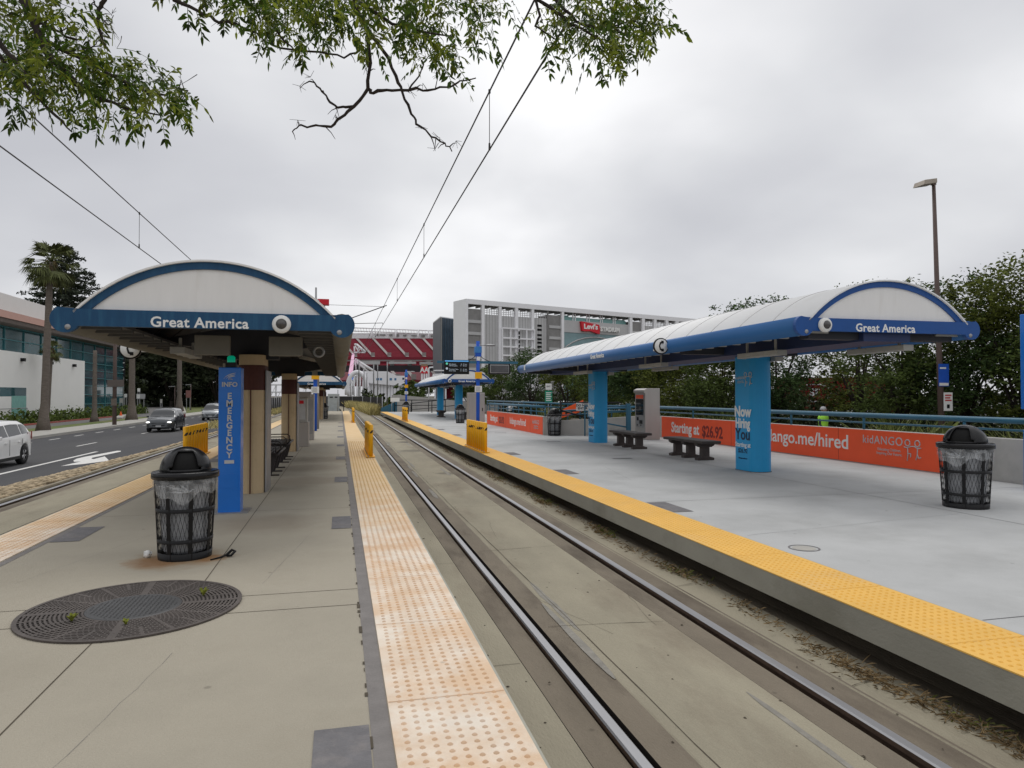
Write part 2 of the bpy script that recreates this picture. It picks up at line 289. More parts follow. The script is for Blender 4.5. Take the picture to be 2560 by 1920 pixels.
def ygrad(m,y0,y1,col,amt):
    t=m.node_tree; n=t.nodes; l=t.links; b=n['Principled BSDF']; src=b.inputs['Base Color'].links[0].from_socket
    tc=n.new('ShaderNodeTexCoord'); sp=n.new('ShaderNodeSeparateXYZ'); l.new(tc.outputs['Object'],sp.inputs[0]); ns=n.new('ShaderNodeTexNoise'); ns.inputs['Scale'].default_value=.9; l.new(tc.outputs['Object'],ns.inputs['Vector'])
    ad=n.new('ShaderNodeMath'); ad.operation='MULTIPLY_ADD'; l.new(ns.outputs[0],ad.inputs[0]); ad.inputs[1].default_value=5; l.new(sp.outputs[1],ad.inputs[2])
    mr=n.new('ShaderNodeMapRange'); mr.interpolation_type='SMOOTHSTEP'; l.new(ad.outputs[0],mr.inputs[0]); mr.inputs[1].default_value=y0+2.5; mr.inputs[2].default_value=y1+2.5; mr.inputs[4].default_value=amt
    mx=n.new('ShaderNodeMixRGB'); l.new(mr.outputs[0],mx.inputs[0]); l.new(src,mx.inputs[1]); mx.inputs[2].default_value=(*col,1); l.new(mx.outputs[0],b.inputs['Base Color'])
ygrad(M_tacL,7,14,(.72,.50,.235),.8); ygrad(M_tacLd,7,14,(.62,.40,.16),.8)      # tiles farther along are less bleached
# ---------------- ground and surfaces ----------------
ST=dict(kind='structure')
MB().sheet(-1500,1500,-600,2000,-1.16).build('ground',M_earth,**ST)
MB().sheet(-20,-6.06,-60,420,-1.06).build('road',M_asph,**ST)
b=MB(); b.box(-20.3,-17.7,-60,420,-1.10,-.90)
b.build('sidewalk',M_side,**ST)
MB().sheet(-22.6,-20.3,-60,88,-.96).build('verge',M_grass,**ST)
MB().sheet(-25.6,-22.6,-60,90,-1.0).build('path',M_drive,**ST)
MB().box(-25.9,-25.6,20,90,-1.1,-.88).build('red_kerb',M_redk,**ST)
MB().sheet(-300,-25.9,-60,700,-1.02).build('lawn',M_grass,**ST)
MB().sheet(-25.6,-20.3,90,420,-1.005).build('lawn_strip',M_grass,**ST)
MB().box(-300,-44,48,110,-1.2,-.94).build('forecourt',M_drive,**ST)
p=[onz(u,v,-.99) for u,v in ((296,1047),(356,1006),(452,1005),(459,1034))]
MB().add(p,[(0,1,2,3)]).build('driveway',M_drive,**ST)
b=MB()
for i,j in ((0,1),(3,2)):
    d=(p[j]-p[i]).normalized(); q=Vector((-d.y,d.x,0))*.35
    b.add([p[i]-q,p[i]+q,p[j]+q,p[j]-q]+[x+Vector((0,0,.14)) for x in (p[i]-q,p[i]+q,p[j]+q,p[j]-q)],[(4,5,6,7),(0,1,5,4),(1,2,6,5),(2,3,7,6),(3,0,4,7)])
b.build('driveway_kerb',M_side,**ST)
# road markings
b=MB(); zr=-1.055
b.sheet(-11.02,-10.85,-40,36,zr)
for y in range(-20,150,12): b.sheet(-13.15,-13.02,y+36-24,y+39-24,zr)
for y in range(-30,180,4): b.sheet(-16.55,-16.42,y,y+1.6,zr)
b.build('lane_lines',M_white,**ST)
c1=lambda x,y:(x*.28933,980+y*.28933)
ar=[(525,640),(700,600),(640,603),(634,592),(660,577),(720,562),(1010,508),(1046,508),(1040,516),(850,556),(795,568),(790,576),(810,580),(905,556),(948,597),(880,601),(720,622)]
MB().add([onz(*c1(x,y),zr) for x,y in ar],[tuple(range(len(ar)))]).build('lane_arrow',M_white,**ST)
# trackbed: one cross section with seams and flangeways, swept along the line
def bend(y): return 0 if y<72 else -(y-72)**2/3900.
YS=[-12,0,20,45,72]+list(range(80,330,12))
def sweep(poly,name,mats,mi=None,ys=YS,kind='structure',parent=None):
    n=len(poly); m=MB(); vs=[]; fs=[]; mm=[]
    for y in ys: vs+=[(x+bend(y),y,z) for x,z in poly]
    for i in range(len(ys)-1):
        for k in range(n-1): fs.append((i*n+k,i*n+k+1,(i+1)*n+k+1,(i+1)*n+k)); mm.append(mi[k] if mi else 0)
    m.v=vs; m.f=fs; m.mi=mm; m.sm=[False]*len(fs)
    return m.build(name,mats,kind=kind,parent=parent,fix=False)
T=-.38
def trackprof(c,x0,x1):
    a,bb=c-.745,c+.745
    P=[(x0,T-.05),(x0+.3,T-.01),(a-.26,T),(a-.259,T-.02),(a-.248,T-.02),(a-.247,T-.012),(a-.05,T-.012),(a-.05,T-.16),(a+.092,T-.16),(a+.092,T-.004),(a+.30,T-.004),(a+.31,T),
       (bb-.31,T),(bb-.309,T-.015),(bb-.300,T-.015),(bb-.299,T-.006),(bb-.092,T-.006),(bb-.092,T-.16),(bb+.05,T-.16),(bb+.05,T-.006),(bb+.26,T-.006),(bb+.27,T+.002),(bb+.29,T+.002),(bb+.30,T-.01),(x1-.55,T-.02),(x1-.3,T-.07),(x1,T-.05)]
    M=[0,0,2,2,2,1,2,2,2,1,0,0,0,2,2,1,2,2,2,1,0,1,0,0,1,1]
    return P,M
P_,Q_=trackprof(2.29,.30,4.30); sweep(P_,'track_bed',[M_track,M_trackd,M_soil],Q_)
P_,Q_=trackprof(-5.02,-7.0,-3.2); P_[0]=(-7.0,-1.2); P_[1]=(-6.1,T-.6); P_[2]=(-6.06,T)
P_=[(-6.05,-1.2),(-6.048,-1.2),(-6.045,-.42),(-6.04,-.42),(-6.03,-.34),(-5.93,-.34),(-5.92,T)]+P_[2:]; Q_=[0,0,0,0,0,0]+Q_[1:]; P_=P_[:7]+P_[8:]; Q_=Q_[:6]+Q_[7:]
sweep(P_,'track_bed_far',[M_track,M_trackd,M_soil],Q_)
def rail(x,label):
    prof=[(x-.07,T-.15),(x-.012,T-.13),(x-.012,T-.02),(x-.036,T-.015),(x-.038,T+.016),(x-.028,T+.025),(x+.028,T+.025),(x+.038,T+.016),(x+.036,T-.015),(x+.012,T-.02),(x+.012,T-.13),(x+.07,T-.15)]
    o=sweep(prof,'rail',[M_rust,M_steel],[0,0,0,0,1,1,1,0,0,0,0],kind='structure'); del o['kind']; tag(o,label,'rail','running rails of the two tracks')
rail(1.545,'shiny steel rail nearest the worn peach tactile strip'); rail(3.035,'shiny steel rail nearest the overhanging yellow edged platform')
rail(-4.275,'steel rail hidden close beside the left edge of the tan platform'); rail(-5.765,'steel rail beside the cobbled median strip')
# platforms
def platform(name,poly,mats,zt=0):
    m=MB(); n=len(poly); m.add([(x,y,zt) for x,y in poly],[tuple(range(n))],0)
    for i in range(n):
        a,c=poly[i],poly[(i+1)%n]; m.quad((a[0],a[1],-.20),(c[0],c[1],-.20),(c[0],c[1],zt),(a[0],a[1],zt),1)
    m.add([(x,y,-.20) for x,y in poly],[tuple(range(n))[::-1]],1)
    return m
m=platform('platform',[(-3.632,-8),(.842,-8),(.842,71),(-3.632,71)],0)
m.box(-3.1,.35,-8,71,-.55,-.2005,1)
zj=.0022
for (x0,x1,y0,y1) in ((-1.512,-1.504,-8,5.34),(-1.098,-1.090,5.78,71),(-3.0,.14,5.337,5.344),(-3.0,.14,5.767,5.774)): m.sheet(x0,x1,y0,y1,zj,2)
for y in (-1.2,9.95,14.2,18.6,23,27.4,31.8,36.2,40.6,45,49.4,53.8,58.2,62.6,67): m.sheet(-3.0,.14,y,y+.007,zj,2)
m.sheet(.145,.236,-8,71,.0022,3); m.sheet(-3.06,-2.99,-8,71,.0022,3)
for y in np.arange(-4,26,.11):
    if rnd.random()<.33: 
        w=rnd.uniform(.004,.022); m.sheet(.140-w*.6,.140+w*.5,y,y+rnd.uniform(.04,.13),.0042,2)
m.build('platform',[M_conL,M_face,M_joint,M_jointm],**ST)
m=platform('platform_right',[(3.673,-8),(11.57,-8),(11.57,24.9),(7.75,26.0),(7.75,37),(11.5,37),(11.5,66),(3.673,66)],0)
m.box(4.25,9,-8,66,-.6,-.2005,1)
m.sheet(4.285,4.312,-8,66,.0022,3)
for y in (3.92,9.4,14.9,20.3,25.8): m.sheet(4.33,11.5 if y<24 else 7.7,y,y+.010,zj,4)
m.sheet(8.0,8.012,-8,24,zj,4)
m.build('platform_right',[M_conR,M_face,M_joint,M_brown,M_patch],**ST)
# right face vertical joints and lip
# gray insets
b=MB()
for y in (-1.3,2.55,8.40,12.88,17.4,21.9,26.4,30.9,35.4,40): b.sheet(-.09 if y>3 else -.11,.138,y,y+.83,.0045)
b.build('paving_patch',M_patch,**ST)
b=MB()
for y in (8.35,12.9,17.4,21.9,26.4): b.sheet(-2.985,-2.70,y,y+.85,.0045)
b.build('paving_patch_far',M_patch,**ST)
b=MB()
for y in (-2,8.5,13.08,17.6,22.1,26.6,31.1,35.6): b.sheet(4.316,4.61,y,y+.85,.0045)
for (x,y) in ((6.5,15.9),(6.7,22.2),(6.2,28)): b.sheet(x,x+.5,y,y+.2,.0045)
b.build('paving_patch_right',M_patch,**ST)
# joints, cracks and stains lying on the concrete
def wobble(m,a,b_,w,z,amp,rn,mi=0,n=None):
    a,b_=Vector(a),Vector(b_); d=b_-a; L=d.length; n=n or max(4,int(L/.16)); nr=Vector((-d.y,d.x)).normalized() if True else 0; P=[]; o=0
    for i in range(n+1):
        o=o*.8+rn.gauss(0,amp); P.append(a+d*(i/n)+nr*o)
    for p,q in zip(P[:-1],P[1:]):
        ww=w*rn.uniform(.5,1.3); m.quad((p.x-nr.x*ww,p.y-nr.y*ww,z),(q.x-nr.x*ww,q.y-nr.y*ww,z),(q.x+nr.x*ww,q.y+nr.y*ww,z),(p.x+nr.x*ww,p.y+nr.y*ww,z),mi)
rj=random.Random(4); b=MB()
for y in (3.1,5.6,8.7,12.1,15.6,19.2,23,27,32,38,45): 
    wobble(b,(1.70,y+rj.uniform(-.2,.2)),(2.70,y+rj.uniform(-.2,.2)),.003,T+.003,.006,rj); wobble(b,(.88,y-.7),(1.27,y-.7),.003,T+.002,.003,rj); wobble(b,(3.32,y+.9),(3.6,y+1.0),.004,T-.003,.006,rj)
wobble(b,(1.92,2.5),(1.90,34),.004,T+.003,.004,rj,n=90)
for _ in range(9):
    x=rj.uniform(1.8,2.6); y=rj.uniform(3,20); wobble(b,(x,y),(x+rj.uniform(-.4,.4),y+rj.uniform(.3,1.4)),.0013,T+.003,.012,rj)
b.build('track_joint',M_joint,kind='structure')
b=MB()
for _ in range(16):
    y=rj.uniform(3.5,30); x=rj.choice((1.86,1.95,2.62,1.80))+rj.uniform(-.04,.04); l=rj.uniform(.25,1.1); w=rj.uniform(.02,.05); P=[(x+w*math.cos(t_)*(.7+.5*rj.random()),y+l*math.sin(t_),T+.0025) for t_ in [2*PI*i/18 for i in range(18)]]; b.add(P,[tuple(range(18))])
b.build('track_streak',mat('streak_gray',(.25,.235,.205),.9,var=.2,scale=9,speck=.15),kind='structure')
b=MB()
for _ in range(150):
    y=1.8+22*rj.random()**1.6; x=rj.choice((rj.uniform(.9,1.4),rj.uniform(1.7,2.85),rj.uniform(3.15,3.55))); s=rj.uniform(.004,.014); b.add([(x+s*math.cos(2*PI*i/5)*rj.uniform(.6,1.3),y+s*math.sin(2*PI*i/5)*rj.uniform(.6,1.3),T+(.001 if 0 else .0)) for i in range(5)]+[(x,y,T+s*.6)],[(i,(i+1)%5,5) for i in range(5)])
tag(b.build('grit',M_joint),'dark grit and crumbs scattered on the concrete between the rails','grit',kind='stuff')
b=MB()
for a,c in (((4.4,6.9),(7.9,7.5)),((8.02,9.0),(11.4,9.3)),((5.2,11.9),(5.6,14.2)),((9.2,5.2),(9.9,7.4)),((6.0,4.2),(7.4,5.0))): wobble(b,a,c,.0022,.0026,.006,rj)
for a,c in (((-1.22,2.9),(-.98,4.6)),((-.62,6.1),(-.3,8.3)),((-2.6,6.6),(-1.8,9.4)),((-.4,2.2),(.02,2.45))): wobble(b,a,c,.0008,.0026,.004,rj)
b.build('hairline_crack',M_patch,kind='structure')
# tactile strips
def tactile(x0,x1,y0,y1,dy0,dy1,mats,label,pitch=.061,outer=1):
    m=MB(); m.box(x0,x1,y0,y1,.001,.010,0)
    xe=x1 if outer>0 else x0
    m.box(xe if outer>0 else xe-.014,xe+.014 if outer>0 else xe,y0,y1,-.016,.0085,2)
    for k,y in enumerate(np.arange(y0+.6,y1,1.22)): m.sheet(x0+.003,x1-.003,y,y+.008,.0115,1)
    nx=int((x1-x0-.03)/pitch)
    vs=[];fs=[]
    for y in np.arange(dy0,dy1,pitch):
        ns=7 if y<9 else 5
        for i in range(nx):
            cx=x0+(x1-x0-pitch*(nx-1))/2+i*pitch; o=len(vs)
            for r,z in ((.0155,.0095),(.0085,.0155)):
                for k in range(ns): w=2*PI*k/ns; vs.append((cx+r*math.cos(w),y+r*math.sin(w),z))
            for k in range(ns): fs.append((o+k,o+(k+1)%ns,o+ns+(k+1)%ns,o+ns+k))
            fs.append(tuple(o+ns+k for k in range(ns)))
    m.add(vs,fs,1,True)
    return tag(m.build('tactile_strip',mats,fix=False),label,'tactile paving')
tactile(.240,.845,-8,71,1.2,24,[M_tacL,M_tacLd,M_trim],'worn peach tactile strip with faded domes along the nearest track')
tactile(-3.635,-3.07,-8,71,5,16,[M_tacL,M_tacLd,M_trim],'peach tactile strip along the left edge of the tan platform, behind the nearest bin',outer=-1)
tactile(3.67,4.285,-8,66,1.5,20,[M_tacR,M_tacRd,M_trim],'bright yellow tactile strip along the edge of the gray right platform')
# cobbled slope
m=MB(); ce=lambda y:-6.98+.72*min(1,max(0,(y-14)/14))
ys=[-20,0,14,17,20,24,28,34,40,60,80,110,150,330]
for a,c in zip(ys[:-1],ys[1:]): m.quad((ce(a),a,-.385),(ce(c),c,-.385),(-6.03,c,-.385),(-6.03,a,-.385)); m.quad((ce(a),a,-1.2),(ce(c),c,-1.2),(ce(c),c,-.385),(ce(a),a,-.385))
m.build('cobble_bank',M_mort,**ST)
m=MB(); ico=bmesh.new(); bmesh.ops.create_icosphere(ico,subdivisions=1,radius=1); iv=[v.co.copy() for v in ico.verts]; jf=[tuple(v.index for v in f.verts) for f in ico.faces]; ico.free()
y=12.
while y<70:
    st=.135 if y<40 else .26; x=ce(y)+.05
    while x<-6.08:
        z=-.372+.03*math.sin(PI*(x-ce(y))/(-6.03-ce(y))); s=st*rnd.uniform(.48,.64); a=rnd.uniform(0,PI); ca,sa=math.cos(a),math.sin(a); e1=rnd.uniform(.8,1.35)
        px=x+rnd.uniform(-.04,.04); py=y+rnd.uniform(-.05,.05)
        m.add([(px+(q.x*ca*e1-q.y*sa)*s,py+(q.x*sa*e1+q.y*ca)*s,z+q.z*s*.55) for q in iv],jf,0,True); x+=st*1.05
    y+=st*1.02
tag(m.build('cobblestones',M_cob,fix=False),'rounded tan cobblestones set in the sloping median beside the left track','cobblestones',kind='stuff')
# ---------------- canopies ----------------
def arc(hc,z0,z1,n):      # circular arc from -hc to hc at z0 with apex z1
    s=z1-z0; Rr=(hc*hc+s*s)/(2*s); cz=z1-Rr; a=math.asin(hc/Rr)
    return [(Rr*math.sin(-a+2*a*i/n),cz+Rr*math.cos(-a+2*a*i/n)) for i in range(n+1)]
def column(root,x,y,zt,style,text=False):
    hw,hl=(.235,.36) if style=='blue' else (.20,.34); poly=[]
    for sgn,a0 in ((1,0),(-1,PI)):
        for i in range(13): a=a0+PI*i/12; poly.append((x+hw*math.cos(a),y+sgn*(hl-hw*.55)+hw*.8*math.sin(a)))
    if style=='blue':
        c=MB().prism(poly,'z',-.005,zt).build('column',M_colblue,root)
        b=MB(); b.prism([(x+(px-x)*1.05,y+(py-y)*1.03) for px,py in poly],'z',-.02,.02).build('column_foot',M_joint,c)
        if text:
            X=x-hw-.002; c0=y+.0
            txt('Now',.30,M_letw,c,(X,c0,1.225),TOLEFT,bold=.035,sx=.98); txt('Hiring',.285,M_letw,c,(X,c0,.985),TOLEFT,bold=.03,sx=.74)
            txt('You',.33,M_letd,c,(X,c0,.755),TOLEFT,bold=.02,sx=.98)
            txt('Starting at',.135,M_letw,c,(X,c0,.545),TOLEFT,bold=.012); txt('$26.92',.125,M_letd,c,(X,c0,.42),TOLEFT,bold=.01)
            txt('kidango.me/hired',.045,M_letd,c,(X,c0,.27),TOLEFT)
            txt('kidANGO',.085,M_letg,c,(X,c0+.06,1.93),TOLEFT,bold=.005); txt('Educating Children.\nInspiring Our Future.',.03,M_letg,c,(X,c0+.06,1.85),TOLEFT)
            figures(c,X,c0-.19,1.90,.16,M_letg)
    else:
        c=MB().prism(poly,'z',-.005,zt).build('column',M_colbeige,root)
        sc=lambda f:[(x+(px-x)*f,y+(py-y)*f) for px,py in poly]
        MB().prism(sc(1.015),'z',1.66,2.06).build('tile_band',M_maroon,c)
        MB().box(x+hw+.008,x+hw+.036,y-.28,y+.42,.02,1.98).build('info_panel',M_galv,c,bevel=.006)
        m=MB(); m.box(x-.008,x+.008,y-hl-.075,y-hl-.02,0,1.66); m.build('seam_strip',M_maroon,c)
    return c
def figures(parent,X,yc,zc,s,m_):
    # two stick children holding hands, flat on the x=X plane facing -X
    m=MB(); P=lambda a,b_:(X-.002,yc-a*s,zc+b_*s); r=s*.055
    def ring(a,b_,q): m.tube([P(a+q*math.cos(2*PI*i/14),b_+q*math.sin(2*PI*i/14)) for i in range(15)],r,4)
    ring(-.45,.62,.27); ring(.62,.62,.27)
    m.tube([P(-.85,.25),P(-.5,.2),P(-.1,.33),P(.3,.36),P(.65,.2),P(1.0,.26)],r,4)
    m.tube([P(-.45,.22),P(-.42,-.35),P(-.5,-.95)],r,4); m.tube([P(-.42,-.3),P(-.1,-.3),P(-.12,-.6)],r,4)
    m.tube([P(.62,.2),P(.6,-.35),P(.45,-.8)],r,4); m.tube([P(.6,-.3),P(.75,-.62),P(1.0,-.55)],r,4)
    return m.build('logo_figures',m_,parent)
def canopy(loc,label,zb,zt,cols,mfas,mgut,L=16.2,W=3.28,style='blue',tilt=0.,name='shelter',colx=0.,text=False,ground=0.):
    t=thing(name,label,'platform shelter',loc,0,'barrel roofed platform shelters',rot=(tilt,0,0))
    z=lambda q:zb+q
    hw=W/2; gr=.145; gx=hw-gr; bh=.25; ap=zt-zb
    # roof skin
    A=arc(gx-.075,.235,ap+.012,28); m=MB(); n=len(A); Bq=[(x_*.992,z_-.020) for x_,z_ in A]
    m.prism([(x_,z(q)) for x_,q in A]+[(x_,z(q)) for x_,q in Bq[::-1]],'y',-.035,L+.035,sm=False)
    for i in range(len(m.f)-2): m.sm[i]=True
    r=m.build('roof',M_roof if style=='blue' else M_gab,t)
    if style!='blue': MB().prism([(x_*.975,z(q)-.105) for x_,q in A]+[(x_*.972,z(q)-.115) for x_,q in A[::-1]],'y',.10,L-.10).build('shade_lining',M_under,t)  # dark sheet added below the roof skin to deepen the shade underneath
    m=MB(); k=17
    for i in range(1,k):
        y=L*i/k; m.prism([(x_,z(q)+.0) for x_,q in arc(gx-.072,.237,ap+.018,24)]+[(x_*.99,z(q)-.03) for x_,q in A[::-1]],'y',y-.011,y+.011)
    m.build('roof_seam',M_seam,r)
    # ribs under the skin
    m=MB()
    for i in range(k+1):
        y=min(max(L*i/k,.12),L-.12); m.prism([(x_*.985,z(q)-.03) for x_,q in A]+[(x_*.94,z(q)-.10) for x_,q in A[::-1]],'y',y-.03,y+.03)
    m.build('roof_rib',M_under,r)
    for s in (-1,1):
        y0=0 if s<0 else L; f=lambda d:(y0+d if s<0 else y0-d)
        lo,hi=sorted((f(0),f(.05)))
        O=arc(gx-.09,.235,ap-.012,32); I=arc(gx-.225,.24,ap-.095,32)
        MB().prism([(x_,z(q)) for x_,q in O]+[(x_,z(q)) for x_,q in I[::-1]],'y',lo,hi).build('arch_trim',mfas,t)
        lo2,hi2=sorted((f(.022),f(.035)))
        MB().prism([(x_,z(q)) for x_,q in arc(gx-.20,.21,ap-.08,32)],'y',lo2,hi2).build('gable',M_gab,t)
        # fascia with round ends
        cz=gr; poly=[]
        for a in range(60,-151,-15): poly.append((gx+gr*1.05*math.cos(R(a)),z(cz+gr*1.05*math.sin(R(a)))))
        poly=[(gx-.16,z(bh+.01))]+poly; poly+= [(-p[0],p[1]) for p in poly[::-1]]
        lo3,hi3=sorted((f(-.035),f(.03)))
        fa=MB().prism(poly,'y',lo3,hi3).build('fascia',mfas,t)
        yy=f(-.036); rot=FRONT if s<0 else (R(90),0,R(180))
        txt('Great America',.165,M_letw,fa,((-.10 if name=='shelter' else .05) if s<0 else 0,yy,z(.128)),rot,bold=.022,sx=1.0,sp=1.06)
        for q in (-1,1): MB().lathe([(0,.012),(.022,.010),(.030,.004),(.032,0)],n=12).build('bolt_cap',M_galv,fa,loc=(q*(gx-.03),yy,z(.055)),rot=(R(90),0,0) if s<0 else (R(-90),0,0))
    for s in (-1,1):
        g=MB(); g.cyl((s*gx,.03,z(gr)),(s*gx,L-.03,z(gr)),gr,16); g.build('gutter',mgut,t)
        P=[(.06,z(.12)),(L-.06,z(.12))]; nn=k*2; st=(L-.3)/nn
        for i in range(nn,-1,-1):
            y=.15+st*i; P+=[(y+.035,z(.085)),(y+.03,z(.05)),(y-.03,z(.05)),(y-.035,z(.085))]
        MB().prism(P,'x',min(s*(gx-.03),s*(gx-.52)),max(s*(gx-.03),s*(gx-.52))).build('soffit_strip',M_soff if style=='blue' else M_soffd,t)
    m=MB()
    if style=='blue': m.box(-.42,.42,.05,L-.05,z(-.06),z(.22))
    else: m.box(-.16,.16,.05,L-.05,z(.40),z(.60))
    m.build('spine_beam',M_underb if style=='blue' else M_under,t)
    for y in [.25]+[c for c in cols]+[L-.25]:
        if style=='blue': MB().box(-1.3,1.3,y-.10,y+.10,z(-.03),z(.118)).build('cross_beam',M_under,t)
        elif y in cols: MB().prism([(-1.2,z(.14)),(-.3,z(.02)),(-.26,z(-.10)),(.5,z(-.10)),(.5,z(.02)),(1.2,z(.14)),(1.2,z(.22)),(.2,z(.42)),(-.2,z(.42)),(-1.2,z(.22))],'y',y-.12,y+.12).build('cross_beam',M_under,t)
    for sx_,ys in ((-1,(2.4,6.9,12.0)),(1,(.9,4.2,8.7,13.2))):
        for y in ys:
            if style!='blue' and (y<1 or sx_>0): continue
            m=MB(); X=sx_*.60 if style=='blue' else sx_*.72
            dz=-.075 if style=='blue' else -.02; m.box(X-.09,X+.09,y-.62,y+.62,z(-.09+dz),z(dz)); m.box(X-.02,X+.02,y-.46,y-.42,z(dz),z(.12)); m.box(X-.02,X+.02,y+.42,y+.46,z(dz),z(.12))
            for q in (-.62,-.2,.2,.62): m.box(X-.097,X+.097,y+q-.012,y+q+.012,z(-.097+dz),z(dz))
            m.build('light_fixture',M_soff,t,bevel=.01)
    for y in cols: column(t,colx,y,z(-.0) if style=='blue' else z(-.04),style,text)
    return t
def dome_camera(fa,x,y,z_,m_):
    m=MB(); m.lathe([(.105,0),(.108,.03),(.09,.055),(.062,.062)],n=24); c=m.build('camera_housing',M_letw,fa,loc=(x,y,z_),rot=(R(90),0,0))
    MB().sphere((0,0,.045),.062,16,10).build('camera_dome',mat('smoked_dome',(.07,.066,.064),.08,spec=.6),c); return c
shL=canopy((-1.475,8.7,0),'weathered blue and white shelter nearest on left tan platform, with beige columns',2.265,3.125,(3.4,11.8),M_blueL,M_gutL,style='beige',tilt=-.006,colx=.10)
dome_camera([c for c in shL.children if c.name.startswith('fascia')][0],.80,-.04,2.40,M_letw)
m=MB(); m.lathe([(.085,0),(.085,.03),(.055,.035),(.05,.0)],n=20); m.build('camera_ring',M_galv,shL,loc=(1.18,1.6,2.19),rot=(R(90),0,0))
for q in (-.12,.78): MB().box(q-.21,q+.21,.85,.97,2.08,2.335).build('speaker_box',mat('box_putty',(.17,.16,.135),.7),shL,bevel=.01)
m=MB(); m.box(.55,.73,15.9,15.93,2.33,2.51); o=m.build('notice_sticker',M_soff,shL)
shR=canopy((8.04,8.8,0),'bright blue and white shelter nearest on right gray platform, blue wrapped columns',2.43,3.285,(4.05,13.0),M_blueR,M_gutR,style='blue',tilt=-.003,colx=.29,text=True,name='shelter')
dome_camera([c for c in shR.children if c.name.startswith('fascia')][0],-1.17,-.04,2.585,M_letw)
o=txt('Great America',.16,M_letw,[c for c in shR.children if c.name.startswith('gutter')][0],(-1.64-.003,8.0,2.585),TOLEFT,bold=.02)
for q in (15.2,4.6): MB().box(-1.655,-1.63,q-.06,q+.06,2.50,2.68).build('bracket_plate',M_letw,shR)
shLf=canopy((-1.25,43,-.16),'smaller looking weathered shelter far along left platform, beyond the nearest one',2.265,3.125,(4.2,12),M_blueL,M_gutL,style='beige',tilt=-.003)
shRf=canopy((7.70,42.4,-.14),'far shelter on right platform, behind the blue information pole',2.43,3.285,(3.6,12.4),M_blueR,M_gutR,style='blue',tilt=-.003)
dome_camera([c for c in shRf.children if c.name.startswith('fascia')][0],-1.17,-.04,2.585,M_letw)
# round telephone signs hanging on the gutters
def phone(loc,label):
    t=thing('phone_sign',label,'telephone sign',loc,0,'round telephone signs')
    m=MB(); m.lathe([(0,-.02),(.165,-.02),(.165,.02),(0,.02)],n=32); d=m.build('sign_rim',M_black,t,rot=(R(90),0,0))
    m=MB(); m.lathe([(0,.023),(.143,.023),(.143,.015)],n=32); m.build('sign_face',M_letw,d)
    pts=[(.035,.092),(-.018,.068),(-.04,0),(-.018,-.068),(.035,-.092)]
    m=MB(); m.tube([(x,y,.027) for x,y in pts],[.014,.017,.014,.017,.014],6); m.box(.0,.05,.055,.108,.022,.036); m.box(.0,.05,-.108,-.055,.022,.036); m.build('handset',M_black,d)
    MB().box(.15,.30,-.015,.015,-.05,.05).build('bracket',M_letw,t); return t
phone((6.28,12.9,2.55),'round white telephone sign with black rim on the right shelter gutter')
phone((-3.24,12.2,2.30),'round telephone sign below the left gutter of the nearest tan platform shelter')
# ---------------- blue info pillars ----------------
def vta(parent,x,z,s,rot,y):
    m=MB(); P=lambda a,b_:(x+a*s,y,z+b_*s)
    for k,(a0,b0,a1,b1) in enumerate(((-1,-.35,1,.75),(-.62,-.33,.95,.45),(-.3,-.3,.9,.2))):
        n=8; up=[];dn=[]
        for i in range(n+1):
            q=i/n; xx=a0+(a1-a0)*q; zz=b0+(b1-b0)*(q**.55); up.append(P(xx,zz+.10*math.sin(PI*q)+.02)); dn.append(P(xx,zz-.03))
        m.add(up+dn,[(i,i+1,n+2+i,n+1+i) for i in range(n)])
    m.build('logo_wing',M_letg,parent); txt('VTA',.36*s,M_letg,parent,(x+.1*s,y,z-.38*s),FRONT,bold=.02,sx=1.1)
t=thing('emergency_pillar','bright blue information and emergency call pillar before the first beige column','call pillar',(-1.42,9.98,0))
pb=MB().box(-.14,.14,-.12,.16,.0,1.93).build('pillar_body',M_emer,t,bevel=.012)
MB().box(-.24,.24,-.20,.24,-.01,.012).build('base_plate',M_galv,t)
for i,ch in enumerate('EMERGENCY'): txt(ch,.115,M_letg,pb,(0,-.125,1.545-i*.0975),FRONT,bold=.03,sx=.95)
txt('INFO',.085,M_letg,pb,(0,-.125,1.70),FRONT,bold=.03,sx=1.0); vta(pb,0,1.80,.075,FRONT,-.125)
MB().box(-.06,.06,-.126,-.121,.655,.70).build('instruction_plate',M_letg,pb)
MB().box(-.115,.115,-.124,-.119,.33,.52).build('access_hatch',M_emer,pb)
l_=MB().box(-.065,.065,-.06,.06,1.93,2.0).build('lamp_base',M_black,t)
M_gl=mat('green_lamp',(.01,.20,.13),.3,emit=((.0,.45,.25),.35)); MB().lathe([(.05,0),(.052,.07),(.03,.09),(0,.092)],n=14).build('green_lamp',M_gl,t,loc=(0,0,2.0))
t=thing('info_pillar','tall blue information pillar cut off by the right edge of the photo','call pillar',(11.02,9.0,0))
MB().box(-.14,.14,-.1,.12,1.33,2.89).build('upper_panel',M_emer,t,bevel=.012); MB().box(-.10,.18,-.1,.12,-.005,.99).build('lower_cabinet',M_emer,t,bevel=.012); MB().cyl((.06,0,.9),(.06,0,1.5),.05,10).build('post',M_teal,t)
u=[c for c in t.children][0]; txt('INFO',.085,M_letg,u,(.0,-.105,2.42),FRONT,bold=.03); vta(u,0,2.54,.075,FRONT,-.105)
txt('EMERGENCY',.10,M_letg,u,(0,-.105,1.85),(R(90),R(90),0),bold=.03)
